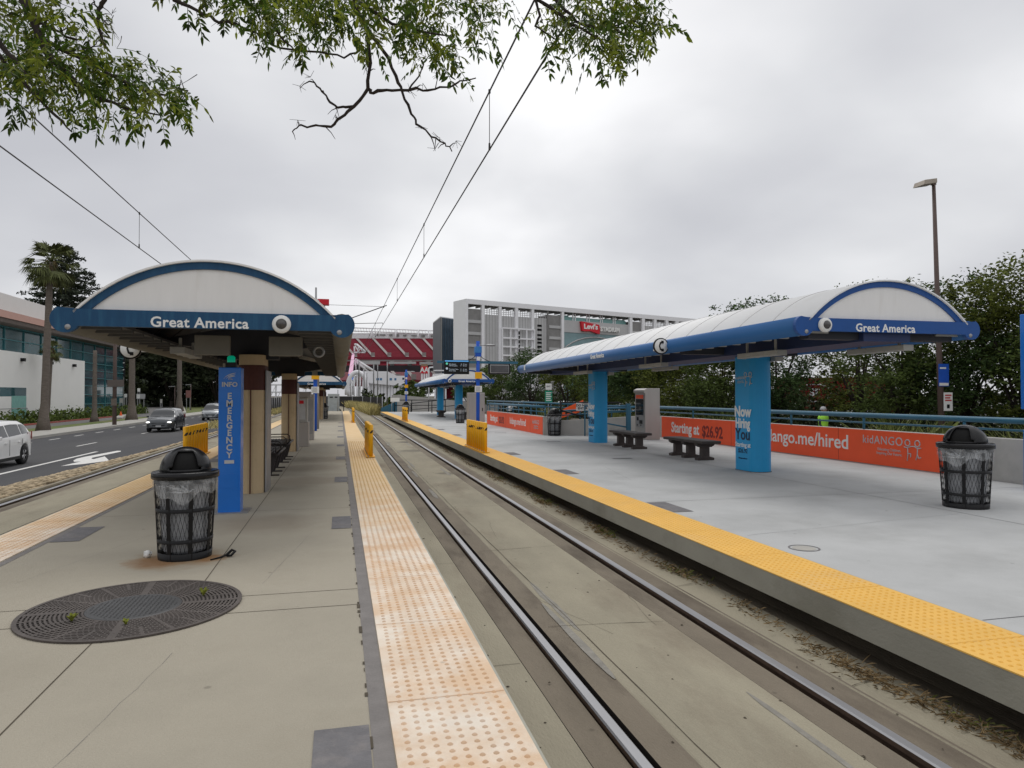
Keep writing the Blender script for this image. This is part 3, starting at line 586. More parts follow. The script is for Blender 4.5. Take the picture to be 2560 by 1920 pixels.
# ---------------- litter bins ----------------
def bin_():
    t=thing('litter_bin','x','litter bin',(0,0,0))
    rb,rt,h=.262,.308,.80; rr=lambda z:rb+(rt-rb)*z/h
    m=MB(); n=42; k=8                       # expanded metal basket
    for d in (1,-1):
        for i in range(n):
            pts=[]
            for j in range(k+1):
                z=.03+(h-.03)*j/k; a=2*PI*(i+d*j*.62)/n; pts.append((rr(z)*math.cos(a),rr(z)*math.sin(a),z))
            m.tube(pts,.0025,3,cap=False,sm=False)
    bk=m.build('mesh_basket',M_black,t,fix=False)
    m=MB()
    for i in range(8):
        a=2*PI*i/8+.2; ca,sa=math.cos(a),math.sin(a); w=.021
        f=lambda z,o,q:((rr(z)+o)*ca-q*sa,(rr(z)+o)*sa+q*ca,z)
        m.add([f(0,.0,-w),f(0,.0,w),f(h,.0,w),f(h,.0,-w),f(0,.009,-w),f(0,.009,w),f(h,.009,w),f(h,.009,-w)],[(4,5,6,7),(0,1,5,4),(1,2,6,5),(2,3,7,6),(3,0,4,7),(0,3,2,1)])
    for z0,z1 in ((.0,.07),(.17,.205),(.475,.512),(.76,.80)): m.lathe([(rr(z0)+.010,z0),(rr(z1)+.010,z1),(rr(z1)-.002,z1),(rr(z0)-.002,z0),(rr(z0)+.010,z0)],n=40)
    m.build('frame',M_black,t)
    MB().lathe([(0,.02),(rb-.01,.02),(rb-.01,.0),(0,.0)],n=28).build('bottom_plate',M_black,t)
    m=MB(); r_=random.Random(3); prof=[(.0,.05),(.20,.06),(.228,.10),(.235,.3),(.245,.5),(.27,.7),(.29,.79)]
    m.lathe(prof,n=30); m.v=[(x*(1+.05*math.sin(9*math.atan2(y,x)+z*7)+r_.uniform(-.02,.02)),y*(1+.05*math.sin(9*math.atan2(y,x)+z*7)),z) for x,y,z in m.v]; m.build('liner_bag',M_bag,t)
    m=MB(); m.lathe([(rt+.020,.80),(rt+.020,.70),(rt+.012,.63)],n=48); vv=[]
    for x,y,z in m.v:
        a=math.atan2(y,x); f=1+.012*math.sin(17*a)+.01*math.sin(31*a+1); vv.append((x*f,y*f,z-(.05*math.sin(3*a+.6)+.03*math.sin(7*a) if z<.66 else 0)))
    m.v=vv
    for i in range(10): a=-PI/2+r_.uniform(-.9,.9); m.tube([((rt+.026)*math.cos(-PI/2+.1),(rt+.026)*math.sin(-PI/2+.1),.685),((rt+.026)*math.cos(a),(rt+.026)*math.sin(a),.685+r_.uniform(-.03,.09))],[.012,.003],5)
    m.build('bag_skirt',M_plast,t)
    l=MB().lathe([(.0,.800),(rt+.028,.800),(rt+.036,.805),(rt+.036,.858),(rt+.026,.868),(.25,.872)],n=44).build('lid_rim',M_blackpl,t)
    # dome with an opening towards local -Y
    m=MB(); n=48; ks=16; rd=.262; vs=[];fs=[]; zd=.868
    for j in range(ks+1):
        e=PI/2*j/ks
        for i in range(n): a=2*PI*i/n; vs.append((rd*math.cos(e)*math.cos(a),rd*math.cos(e)*math.sin(a),zd+.245*math.sin(e)**.95+(.0)))
    inn=lambda i,j: abs(((i+.5)/n*2*PI-1.5*PI))<.60-.16*(j/ks) and 1<=j<=9
    for j in range(ks):
        for i in range(n):
            if not inn(i,j): fs.append((j*n+i,j*n+(i+1)%n,(j+1)*n+(i+1)%n,(j+1)*n+i))
    d=MB().add(vs,fs,0,True).build('dome_lid',M_blackpl,t,fix=False)
    sol=d.modifiers.new('s','SOLIDIFY'); sol.thickness=.008
    fl=[(x*.84,y*.84,zd+(z-zd)*.93) for x,y,z in vs]; f2=[(j*n+i,j*n+(i+1)%n,(j+1)*n+(i+1)%n,(j+1)*n+i) for j in range(ks) for i in range(n) if abs(((i+.5)/n*2*PI-1.5*PI))<.66 and j<=10]
    us=sorted(set(i for f in f2 for i in f)); ix={v:i for i,v in enumerate(us)}; MB().add([fl[i] for i in us],[tuple(ix[i] for i in f) for f in f2],0,True).build('opening_shade',M_dark,d,fix=False)  # near-black sheet inside the opening, its colour stands in for the unlit hollow
    return t
B0=bin_(); B0.location=(-1.45,7.33,0); B0.rotation_euler=(0,0,R(10)); B0['label']='black wire litter bin nearest the camera, standing in rust stains beside blue pillar'; B0['group']='black dome lidded litter bins'; B0.scale=(.88,.88,.955)
dup(B0,(8.50,7.95,0),R(-62),'black wire litter bin in front of the orange banner at far right',scale=1.03)
dup(B0,(8.05,25.75,0),R(20),'black wire litter bin by the ramp railing and DO NOT ENTER sign')
dup(B0,(6.55,38.6,0),R(0),'black wire litter bin beside blue column of the far right shelter')
dup(B0,(5.35,58.5,0),R(0),'small distant litter bin near the far end of the right platform')
dup(B0,(-1.02,47.6,0),R(0),'distant litter bin before the far shelter column on the tan platform')
# ---------------- benches ----------------
def bench_plank():
    t=thing('bench','x','bench',(0,0,0),0,'dark backless benches on three pedestals')
    m=MB(); m.box(-.25,.25,-1.02,1.02,.405,.475); m.build('seat',M_bench,t,bevel=.015)
    for y in (-.68,0,.68):
        m=MB(); m.box(-.10,.10,y-.075,y+.075,.04,.36); m.prism([(-.23,.405),(.23,.405),(.23,.36),(.15,.315),(-.15,.315),(-.23,.36)],'y',y-.08,y+.08)
        m.prism([(-.22,.0),(.22,.0),(.22,.06),(.10,.09),(-.10,.09),(-.22,.06)],'y',y-.085,y+.085); m.build('pedestal',M_bench,t,bevel=.012)
    return t
k=bench_plank(); k.location=(8.52,15.85,0); k['label']='dark plank bench on pedestals nearest the large blue column at right'
dup(k,(8.42,19.4,0),0,'dark plank bench in front of the steel ticket machine'); dup(k,(7.75,44.6,0),0,'distant dark bench under far right shelter, nearer the blue column'); dup(k,(7.0,49.4,0),0,'distant dark bench under far right shelter, farther along')
def bench_metal():
    t=thing('metal_bench','x','bench',(0,0,0),0,'brown slatted metal benches under the tan platform shelter')
    m=MB()
    for i in range(9): x=-.27+i*.068; m.box(x-.022,x+.022,-.95,.95,.435+.0*(i%2),.455)
    m.cyl((.33,-.95,.41),(.33,.95,.41),.028,8); m.cyl((-.33,-.95,.41),(-.33,.95,.41),.028,8); m.build('seat',M_benchm,t)
    for y in (-.75,0,.75):
        m=MB(); m.prism([(-.31,.43),(.33,.43),(.30,.33),(.22,.02),(.14,.02),(.12,.30),(-.12,.30),(-.14,.02),(-.22,.02),(-.30,.33)],'y',y-.02,y+.02); m.box(.08,.36,y-.04,y+.04,0,.02); m.box(-.36,-.08,y-.04,y+.04,0,.02); m.build('leg',M_benchm,t)
    for y in (-.85,.3): MB().tube([(-.30,y,.45),(-.30,y,.56),(-.24,y,.60),(.24,y,.60),(.30,y,.56),(.30,y,.45)],.012,6).build('armrest',M_benchm,t)
    return t
k=bench_metal(); k.location=(-1.50,15.0,0); k['label']='brown slatted metal bench just past the first beige column'
dup(k,(-1.50,17.7,0),0,'brown slatted metal bench farther back, before the second beige column')
# ---------------- yellow tube barriers ----------------
def barrier():
    t=thing('barrier','x','barrier',(0,0,0),0,'yellow tube barriers between the cars stopping places')
    for i in range(9):
        y=-1.24+i*.31; m=MB(); m.tube([(0,y,.03),(0,y,.80),(0,y,.815)],[.062,.062,.03],10); p_=m.build('tube',M_yel,t)
        m=MB()
        for q in range(3):
            a0=q*2*PI/3+i*.5; vs=[]
            for w in range(5): a=a0+w*.2; vs+= [(.0635*math.cos(a),y+.0635*math.sin(a),.60+w*.012),(.0635*math.cos(a+.55),y+.0635*math.sin(a+.55),.66+w*.012)]
            vs=[]
            for w in range(6):
                z=.60+.075*w/5; a=a0+w*.17
                for d in range(4): vs.append((.0632*math.cos(a+d*.35),y+.0632*math.sin(a+d*.35),z))
            m.add(vs,[(w*4+d,w*4+d+1,w*4+d+5,w*4+d+4) for w in range(5) for d in range(3)],0,True)
        m.build('stripe_band',M_stripe,p_)
    MB().box(-.11,.11,-1.36,1.36,.008,.03).build('base_plate',M_yel,t,bevel=.006)
    m=MB()
    for i in range(10): m.cyl((-.06,-1.24+.31*i-.155,.03),(-.06,-1.24+.31*i-.155,.055),.018,6)
    m.build('anchor_bolt',M_galv,t)
    return t
k=barrier(); k.location=(.745,18.95,.012); k['label']='row of yellow tubes seen end on, on the worn peach strip of the near track'
dup(k,(3.79,19.6,.012),0,'row of yellow tubes on the bright yellow strip of the right platform'); dup(k,(-3.50,18.9,.012),0,'yellow tube row standing on the left edge strip behind the litter bin')
dup(k,(.745,41.5,.012),0,'distant yellow tube row near the far end of the peach strip'); dup(k,(3.83,42.6,.012),0,'distant yellow tube row on the yellow strip before the far right shelter')
# ---------------- wall, banners, railings ----------------
t=thing('platform_wall','low pale concrete wall along the back of the right platform','wall',(0,0,0))
m=MB(); m.box(11.585,11.87,-6,24.65,-1.1,.775); m.build('wall_body',M_wall,t)
m=MB(); m.prism([(11.58,.0),(11.58,.0)],'y',0,0) if False else None
t2=thing('ramp_wall','gray concrete ramp wall beside the litter bin and DO NOT ENTER sign','wall',(0,0,0))
m=MB(); m.add([(7.78,25.95,-.2),(11.6,24.85,-.2),(11.6,24.85,.78),(9.3,25.5,.62),(7.78,25.95,.55),(7.85,26.2,-.2),(11.67,25.1,-.2),(11.67,25.1,.78),(9.37,25.75,.62),(7.85,26.2,.55)],[(0,1,2,3,4),(9,8,7,6,5),(2,1,6,7),(3,2,7,8),(4,3,8,9),(0,4,9,5)]); m.build('wall_body',M_wall,t2)
t3=thing('ramp_edge_wall','low wall carrying the smaller orange banner between bin and ticket cabinet','wall',(0,0,0))
MB().box(7.765,8.0,26.3,37.1,-.2,.72).build('wall_body',M_wall,t3)
def banner(X,y0,y1,z0,z1,label,items):
    t=thing('banner',label,'banner',(0,0,0),0,'orange hiring banners')
    p=MB().box(X-.012,X-.003,y1,y0,z0,z1).build('banner_sheet',M_orange,t)
    return t,p,X-.0135
t,p,X=banner(11.585,23.72,11.08,.02,.775,'long orange hiring banner on the platform wall behind the large blue column',0)
txt('Starting at',.50,M_letw,p,(X,21.95,.40),TOLEFT,bold=.025,sx=.96); txt('$26.92',.50,M_letk,p,(X,20.12,.36),TOLEFT,bold=.025,sx=.93)
txt('kidango.me/hired',.47,M_letw,p,(X,15.75,.44),TOLEFT,bold=.012,sx=1.10)
txt('kidANGO',.26,M_letg,p,(X,12.92,.56),TOLEFT,bold=.0,sx=1.0,sp=1.1); txt('Educating Children.\nInspiring Our Future.',.085,M_letg,p,(X,12.72,.33),TOLEFT); figures(p,X,12.10,.41,.24,M_letg)
m=MB()
for y in (19.0,14.3): m.box(X-.001,X+.002,y-.004,y+.004,.02,.775)
m.build('panel_seam',M_letk,p)
t,p,X=banner(7.765,37.05,26.35,.0,.70,'smaller looking orange hiring banner between the ticket cabinet and the bin',0)
txt('Starting at',.44,M_letw,p,(X,35.3,.36),TOLEFT,bold=.025,sx=.95); txt('$26.92',.44,M_letk,p,(X,33.55,.32),TOLEFT,bold=.025,sx=.93)
txt('kidango.me/hired',.42,M_letw,p,(X,30.35,.36),TOLEFT,bold=.012,sx=1.0); txt('kidANGO',.24,M_letg,p,(X,27.35,.46),TOLEFT); txt('Educating Children.\nInspiring Our Future.',.08,M_letg,p,(X,27.3,.26),TOLEFT)
m=MB()
for y in (32.6,28.2): m.box(X-.001,X+.002,y-.004,y+.004,.0,.70)
m.build('panel_seam',M_letk,p)
def railing(label,segs,rails,postz,pr=.03,sp=2.6,mt=None,group='blue tube railings',name='railing'):
    t=thing(name,label,'railing',(0,0,0),0,group); mt=mt or M_teal
    m=MB()
    for z,r in rails: m.tube([(x,y,z+dz) for x,y,dz in segs],r,8)
    m.build('rail_tube',mt,t)
    for (a,b_) in zip(segs[:-1],segs[1:]):
        A,Bb=Vector(a),Vector(b_); n=max(1,int((Bb-A).length/sp))
        for i in range(n+1):
            q=A.lerp(Bb,i/n); MB().cyl((q.x,q.y,postz+q.z),(q.x,q.y,rails[0][0]+q.z),pr,6).build('rail_post',mt,t)
    return t
railing('long blue railing on top of the platform wall behind the long orange banner',[(11.73,-5,0),(11.73,24.3,0)],[(1.10,.055),(.93,.022)],.76)
railing('blue railing above the smaller orange banner',[(7.9,26.5,0),(7.9,37,0)],[(1.10,.055),(.90,.022)],.7,.025,1.8)
railing('blue railing farther back along the ramp behind the smaller banner',[(10.6,29,0),(10.9,52,0)],[(1.14,.045),(.95,.03)],-.1,.025,2.6)
railing('blue handrail sloping over the gray ramp wall',[(8.0,26.3,-.12),(11.55,25.3,.10)],[(1.02,.045),(.86,.025)],.55,.025,1.2)
railing('blue rail between the second column and the square blue post',[(9.1,25.2,0),(10.75,24.7,0)],[(1.15,.035),(.95,.03)],.0,.03,1.6)
t=thing('gate_post','square dark blue post left of the steel ticket machine','post',(10.62,24.6,0)); MB().box(-.07,.07,-.07,.07,-.01,1.24).build('post',M_teal,t,bevel=.01); MB().tube([(0,0,.34),(-1.5,.3,.62)],.03,6).build('brace_rail',M_teal,t)
t=thing('ramp_gate','black gate rails leaning behind the bin, carrying the DO NOT ENTER sign','gate',(0,0,0))
m=MB(); m.cyl((8.42,26.1,0),(8.42,26.1,1.36),.04,8); m.build('gate_post',M_black,t); m=MB(); m.tube([(8.42,26.08,.98),(10.2,25.55,.42)],.035,6); m.tube([(8.42,26.08,1.27),(10.6,25.3,1.27)],.03,6); m.build('gate_rail',M_black,t)
t=thing('do_not_enter_sign','white DO NOT ENTER sign left of the second blue column','sign',(9.22,25.80,1.10))
p=MB().box(-.27,.27,-.012,.0,-.15,.155).build('sign_plate',M_letw,t,bevel=.004); txt('DO NOT\nENTER',.12,M_black,p,(0,-.0135,.0),FRONT,bold=.028,sx=1.12,ln=.95)
t=thing('roadwork_sign','orange roadworks board behind the ramp railing, near the DO NOT ENTER sign','sign',(10.3,30.2,-.1),R(-12))
p=MB().prism([(-.5,.62),(.52,.95),(.5,1.45),(-.42,1.02)],'y',-.01,.01).build('board',mat('safety_orange',(.86,.11,.02),.5),t)
m=MB()
for q in (-.25,.0,.25): m.prism([(q-.06,.86+q*.3),(q+.08,.92+q*.3),(q+.05,1.02+q*.3),(q-.09,.94+q*.3)],'y',-.013,-.0105)
m.build('board_mark',M_black,p); m=MB(); m.cyl((-.3,.02,0),(-.3,.02,.9),.02,6); m.cyl((.35,.02,0),(.35,.02,1.1),.02,6); m.build('leg',M_black,t)
# ---------------- ticket machines and cabinets ----------------
t=thing('ticket_machine','stainless steel ticket machine with screen beside the second blue column','ticket machine',(10.62,22.9,0))
m=MB(); m.prism([(-.28,.0),(.28,.0),(.28,1.80),(-.22,1.80),(-.34,1.74),(-.34,1.66),(-.28,1.62)],'y',-.43,.43); bd=m.build('housing',M_stain,t,bevel=.01)
MB().box(-.291,-.281,-.33,.33,.42,1.58).build('front_plate',M_galv,t); p=MB().box(-.305,-.292,-.30,.30,.86,1.42).build('screen',M_glass,t)
MB().box(-.305,-.292,-.30,.30,1.44,1.57).build('header_sign',M_orange,t); MB().box(-.30,-.292,-.22,.02,.55,.68).build('change_tray',M_black,t); MB().box(-.30,-.292,.10,.24,.66,.78).build('keypad',M_black,t)
for q in (-.1,.2): MB().lathe([(.03,0),(.03,.012),(0,.014)],n=10).build('button',M_black,t,loc=(-.292,q,.5),rot=(0,R(-90),0))
t=thing('equipment_cabinet','tall gray steel cabinet standing behind the blue information pole','cabinet',(6.42,33.2,0)); MB().box(-.42,.36,-.3,.3,0,1.68).build('housing',M_stain,t,bevel=.015); MB().box(-.38,.32,-.312,-.301,.1,1.55).build('door',M_stain,t); MB().box(.22,.26,-.33,-.313,.8,.95).build('handle',M_black,t)
t=thing('fare_machine','gray fare machine under the back of the left shelter, nearer one','ticket machine',(-1.22,22.3,0),0,'gray fare machines on tan platform'); MB().box(-.36,.30,-.28,.28,0,.74).build('base_cabinet',M_stain,t,bevel=.01); MB().box(-.34,.26,-.24,.24,.742,1.50).build('housing',M_soff,t,bevel=.01); MB().box(-.4,.36,-.34,.3,1.502,1.66).build('hood',M_stain,t,bevel=.01); MB().box(-.3,.2,-.252,-.242,.82,1.44).build('front_panel',M_letg,t); MB().box(-.2,.15,-.262,-.253,1.30,1.40).build('label_plate',M_red,t)
t=thing('fare_cabinet','second gray cabinet close behind the nearer fare machine','cabinet',(-1.12,25.6,0)); MB().box(-.3,.24,-.3,.3,0,1.6).build('housing',M_stain,t,bevel=.01); MB().box(-.26,.2,-.312,-.302,.2,1.4).build('door',M_galv,t)
t=thing('signal_cabinet','pale gray utility cabinet at the far end of the tan platform','cabinet',(-.6,73,-.2)); MB().box(-.6,.55,-.4,.4,0,1.9).build('housing',mat('pale_gray',(.40,.43,.43),.6),t,bevel=.02); m=MB(); m.box(-.4,-.1,-.42,-.402,1.5,1.62); m.box(.08,.38,-.42,-.402,1.5,1.62); m.build('vent',M_black,t)
# ---------------- blue information poles ----------------
def infopole(loc,label,screens=True,s=1.):
    t=thing('information_pole',label,'information pole',loc,0,'blue information poles'); mb=mat('pole_blue',(.01,.09,.50),.35)
    m=MB(); m.cyl((0,0,0),(0,0,4.0),.085,12); m.box(-.13,.13,-.13,.13,3.30,3.75); m.box(-.17,.17,-.17,.17,0,.03); m.build('pole',mb,t)
    MB().box(-.15,.15,-.15,.15,3.47,3.76).build('junction_box',mat('box_blue',(.05,.22,.55),.4),t,bevel=.01); MB().box(-.08,.08,-.12,-.10,3.12,3.30).build('label_plate',M_letw,t)
    m=MB(); m.tube([(.1,0,3.80),(.35,0,3.83)],.02,6); m.sphere((.58,0,3.83),.25,12,6,0,(1,.35,.22)); m.build('lamp_arm',M_galv,t)
    MB().box(-.16,.16,-.16,-.105,2.30,2.60).build('yellow_box',M_yel,t,bevel=.01); m=MB(); m.box(-.16,.16,-.125,-.105,1.70,1.98); m.build('notice_plate',M_letw,t)
    m=MB()
    for q in range(5): m.box(-.12,.10-.03*(q%2),-.128,-.1255,1.74+q*.045,1.755+q*.045)
    m.build('notice_text',M_letd,t)
    if screens:
        b_=MB().box(-1.85,1.85,-.05,.05,2.99,3.10).build('cross_arm',M_teal,t); q=PSI*0
        m=MB(); m.box(-1.55,-.42,-.10,.0,2.50,3.14); sc=m.build('departure_screen',M_black,t)
        M_s=mat('screen_blue',(.02,.12,.3),.4,emit=((.10,.32,.62),.8)); MB().box(-1.52,-.45,-.104,-.101,3.06,3.115).build('screen_header',M_s,sc)
        M_tx=mat('screen_text',(.3,.35,.4),.4,emit=((.45,.52,.6),.6)); M_gr=mat('screen_green',(.05,.3,.2),.4,emit=((.12,.55,.38),.7))
        for y,(a,c) in zip((2.945,2.875,2.72,2.65),(('Winchester','8   23 min'),('Old Ironsides','17   32 min'),('Mountain View','11   41 min'),('Alum Rock','11   26 min'))):
            txt(a,.068,M_tx,sc,(-1.33,-.102,y),FRONT,align='LEFT',ext=.001); txt(c,.068,M_tx,sc,(-.52,-.102,y),FRONT,align='RIGHT',ext=.001)
        for y,mm in ((2.97,M_gr),(2.75,M_tx)): MB().lathe([(0,.003),(.05,.003),(.05,0)],n=16).build('route_dot',mm,sc,loc=(-1.43,-.101,y),rot=(R(90),0,0))
        m=MB(); m.box(.52,1.42,-.16,.12,2.55,2.95); sb=m.build('screen_back',M_galv,t,bevel=.03); MB().box(.46,1.48,-.145,-.02,2.51,2.99).build('screen_frame',M_black,t,bevel=.02)
        MB().box(.56,1.38,-.164,-.161,2.59,2.91).build('dark_screen',mat('off_screen',(.10,.10,.105),.25,var=.3,scale=1.5),t)
        m=MB(); m.tube([(.05,0,3.45),(.2,0,3.25),(.45,0,3.12),(.7,0,3.06)],.015,6); m.tube([(-.05,0,3.45),(-.2,0,3.25),(-.45,0,3.12)],.015,6); m.build('cable',M_black,t)
        for q in (-1.2,-.8,.8,1.2): MB().box(q-.02,q+.02,-.03,.03,2.92,3.0).build('hanger',M_teal,t)
    return t
infopole((6.05,30.9,0),'blue information pole with departure screen and yellow box on the right platform')
infopole((6.05,66.0,-.05),'distant blue information pole at far end of the right platform',False)
infopole((-1.05,31.6,-.05),'blue information pole behind the fare machines on the tan platform',False)
# ---------------- tree grate ----------------
t=thing('tree_grate','round cast iron tree grate with a closed center plate','tree grate',(-1.455,5.635,0))
MB().lathe([(0,.0028),(.735,.0028)],n=64).build('soil_pit',M_soil,t)
MB().lathe([(.705,.003),(.705,.014),(.735,.014),(.735,.003)],n=72,sm=False).build('outer_ring',M_grate,t)
m=MB(); ri=.318; rings=14; dr=(.705-ri)/rings
for i in range(rings):
    r0=ri+i*dr; m.lathe([(r0,.004),(r0,.012),(r0+dr*.52,.012),(r0+dr*.52,.004)],n=72,sm=False)
for k_ in range(24):
    a=2*PI*k_/24+.06; w=.011 if k_%6 else .026; r0=ri if k_%2==0 else .52; ca,sa=math.cos(a),math.sin(a)
    m.add([(r0*ca-w*sa,r0*sa+w*ca,.0125),(r0*ca+w*sa,r0*sa-w*ca,.0125),(.71*ca+w*sa,.71*sa-w*ca,.0125),(.71*ca-w*sa,.71*sa+w*ca,.0125)],[(0,1,2,3)])
for k_ in range(168):
    a=2*PI*k_/168; w=.004; off=(k_%2); ca,sa=math.cos(a),math.sin(a)
    for i in range(rings):
        if (i+off)%2: continue
        r0=ri+i*dr+dr*.5; r1=r0+dr*.55; m.add([(r0*ca-w*sa,r0*sa+w*ca,.0118),(r0*ca+w*sa,r0*sa-w*ca,.0118),(r1*ca+w*sa,r1*sa-w*ca,.0118),(r1*ca-w*sa,r1*sa+w*ca,.0118)],[(0,1,2,3)])
m.build('slotted_ring',M_grate,t,fix=False)
cp=MB().lathe([(0,.016),(.305,.016),(.315,.012),(.315,.003)],n=56,sm=False).build('center_plate',M_cover,t)
m=MB()
for i in range(-9,10):
    for j in range(-9,10):
        x,y=i*.031,j*.031
        if x*x+y*y>.285**2: continue
        a=PI/4 if (i+j)%2 else -PI/4; ca,sa=math.cos(a),math.sin(a)
        m.add([(x-.012*ca,y-.012*sa,.0165),(x+.005*sa,y-.005*ca,.0195),(x+.012*ca,y+.012*sa,.0165),(x-.005*sa,y+.005*ca,.0195)],[(0,1,2,3)])
m.build('tread_pattern',M_cover,cp,fix=False)
def weed(x,y,z,label,n=14,h=.06,mt=None):
    m=MB(); r_=random.Random(int(x*100)+5)
    for i in range(n):
        a=r_.uniform(0,2*PI); l=h*r_.uniform(.5,1.1); tx,ty=math.cos(a)*l*.8,math.sin(a)*l*.8; w=.007
        m.add([(-w*math.sin(a),w*math.cos(a),0),(w*math.sin(a),-w*math.cos(a),0),(tx*.6+w*1.4*math.sin(a),ty*.6-w*1.4*math.cos(a),l*.8),(tx,ty,l*.9),(tx*.6-w*1.4*math.sin(a),ty*.6+w*1.4*math.cos(a),l*.8)],[(0,1,2,3,4)])
    return tag(m.build('weed',mt or M_weed,loc=(x,y,z),fix=False),label,'weed','weeds growing through the tree grate')
weed(-1.78,5.38,.012,'yellow green weed sprouting at the left part of the tree grate'); weed(-1.02,5.83,.012,'yellow green weed sprouting at the right part of the tree grate'); weed(-1.40,5.22,.012,'tiny weed sprig at front edge of the tree grate',6,.04)
m=MB(); m.lathe([(.0,.0),(.028,.0),(.036,.05),(.034,.05),(.026,.004)],n=14); m.sphere((.0,.0,.035),.036,10,6,0,(1,.8,1)); q=rnd; m.v=[(x+q.uniform(-.005,.005),y+q.uniform(-.005,.005),z) for x,y,z in m.v]
tag(m.build('crumpled_cup',M_letw,loc=(-1.80,7.37,.004),rot=(.2,.3,0)),'crumpled white cup on the ground left of the nearest litter bin','litter')
m=MB(); m.tube([(-.12,-.10,.008),(-.05,-.03,.01),(.0,.02,.02),(.05,.05,.06),(.08,.03,.05),(.05,-.01,.02),(.01,.02,.012),(.03,.07,.03)],[.006,.008,.012,.014,.013,.012,.01,.006],6); tag(m.build('broken_strap',M_black,loc=(-1.06,7.18,.0)),'bent black strap lying right of the nearest litter bin','litter')
t=thing('manhole','small round beige access cover set in the right platform','manhole',(4.60,6.2,0)); MB().lathe([(0,.004),(.10,.004),(.115,.002)],n=28).build('cover',M_side,t); MB().lathe([(.135,.003),(.145,.0045),(.155,.003)],n=32).build('ring',M_patch,t)
# ---------------- overhead line ----------------
def line(x,z,r,name,label,drop=None,y0=-30,y1=150):
    t=thing(name,label,'overhead wire',(0,0,0),0,'overhead line wires')
    pts=[(x+bend(y),y,z) for y in (y0,0,38,76,90,110,130,y1)]
    MB().tube(pts,r,5).build('wire',M_wirem,t)
    if drop:
        for y in drop[1]: MB().tube([(x+bend(y),y,q) for q in (z-.01,z+.10,z+.11,drop[0]-.04,drop[0]-.03,drop[0]+.03)],[.018,.016,.006,.006,.02,.02],5).build('dropper',M_wirem,t)
    return t
DR=(1.5,10.62,19.4,28.75,47,56,65,80,95)
line(2.26,6.33,.0135,'messenger_wire','upper overhead wire above the right hand track'); line(2.26,5.41,.0125,'contact_wire','lower overhead wire with droppers above the right hand track',(6.33,DR))
line(-5.05,6.26,.0135,'messenger_wire','upper overhead wire at left, running behind the nearest left shelter'); line(-5.05,5.36,.0125,'contact_wire','lower overhead wire at left, crossing down behind the nearest left shelter',(6.26,(8,19.7,28.75,47)))
def catpole(x,y,label,h=7.3,arms=True,r=.115):
    t=thing('catenary_pole',label,'catenary pole',(x,y,0),0,'catenary poles')
    MB().tube([(0,0,-.4 if abs(x)>3 else -.01),(0,0,h-.9),(0,0,h)],[r,r*.85,r*.8],10).build('pole',M_galv,t)
    if arms:
        for X in (2.26-x+bend(y),-5.05-x+bend(y)):
            s=1 if X>0 else -1
            m=MB(); m.tube([(0,0,4.95),(X*1.05,0,6.42)],.026,6); m.tube([(0,0,6.36),(X,0,6.34)],.010,5); m.tube([(0,0,5.3),(X*.99,0,5.46)],.016,5); m.sphere((X,0,6.33),.05,8,6); m.tube([(X*.99,0,5.46),(X*.99,0,5.38)],.014,5); m.build('cantilever_arm',M_wirem,t)
    m=MB(); m.tube([(0,0,2.2),(.28,0,3.1)],.04,6); m.box(-.06,.06,-.13,-.1,1.2,1.5); m.build('branch_tube',M_galv,t); return t
catpole(-1.05,33.6,'gray catenary pole behind the blue pole on the tan platform',6.0,False)
catpole(-1.25,38.1,'catenary pole with wire arms, rising behind the nearest left shelter',7.25,True,.06)
catpole(-1.8,78,'catenary pole beyond the far end of the tan platform',7.3)
for i,(u,tt,h) in enumerate(((897,105,8),(910,118,7),(917,122,6.5),(934,100,7),(944,112,7.5),(968,96,7.2))):
    q=at(u,990,tt); catpole(q.x,q.y,('thin pole left of the white arch bridge, nearest the arch','thin pole before the white arch bridge, second from left','thin pole before the white arch bridge, third from left','thin pole before the middle of the white bridge','slim pole right of the middle of the white bridge','thin pole before the right part of the white bridge')[i],h-1,False,.09)
# ---------------- trees ----------------
def crown(rn,blobs,n,size,flat=.5,fill=.8):
    # leaf sized faces gathered in clumps through the volume of each blob (cx,cy,cz,rx,ry,rz)
    m=MB(); tot=sum(b[3]*b[4]*b[5] for b in blobs); vs=[];fs=[]
    for (cx,cy,cz,rx,ry,rz) in blobs:
        nb=max(10,int(n*rx*ry*rz/tot)); clumps=[]
        for _ in range(max(4,nb//34)):
            a=rn.uniform(0,2*PI); c=rn.uniform(-1,1); r=rn.uniform(.25,1)**.45; s=math.sqrt(1-c*c); clumps.append((cx+rx*r*s*math.cos(a),cy+ry*r*s*math.sin(a),cz+rz*r*c))
        for _ in range(nb):
            k=rn.choice(clumps); w=.17*(rx+ry+rz)/3
            p=Vector((k[0]+rn.gauss(0,w),k[1]+rn.gauss(0,w),k[2]+rn.gauss(0,w*.7)))
            a=Vector((rn.gauss(0,1),rn.gauss(0,1),rn.gauss(0,flat))).normalized(); q=a.cross(Vector((rn.gauss(0,1),rn.gauss(0,1),rn.gauss(0,1)))).normalized(); s=size*rn.uniform(.55,1.3); o=len(vs)
            vs+=[tuple(p-a*s),tuple(p+q*s*.42-a*s*.1),tuple(p+a*s),tuple(p-q*s*.42+a*s*.1)]; fs.append((o,o+1,o+2,o+3))
    m.add(vs,fs); return m
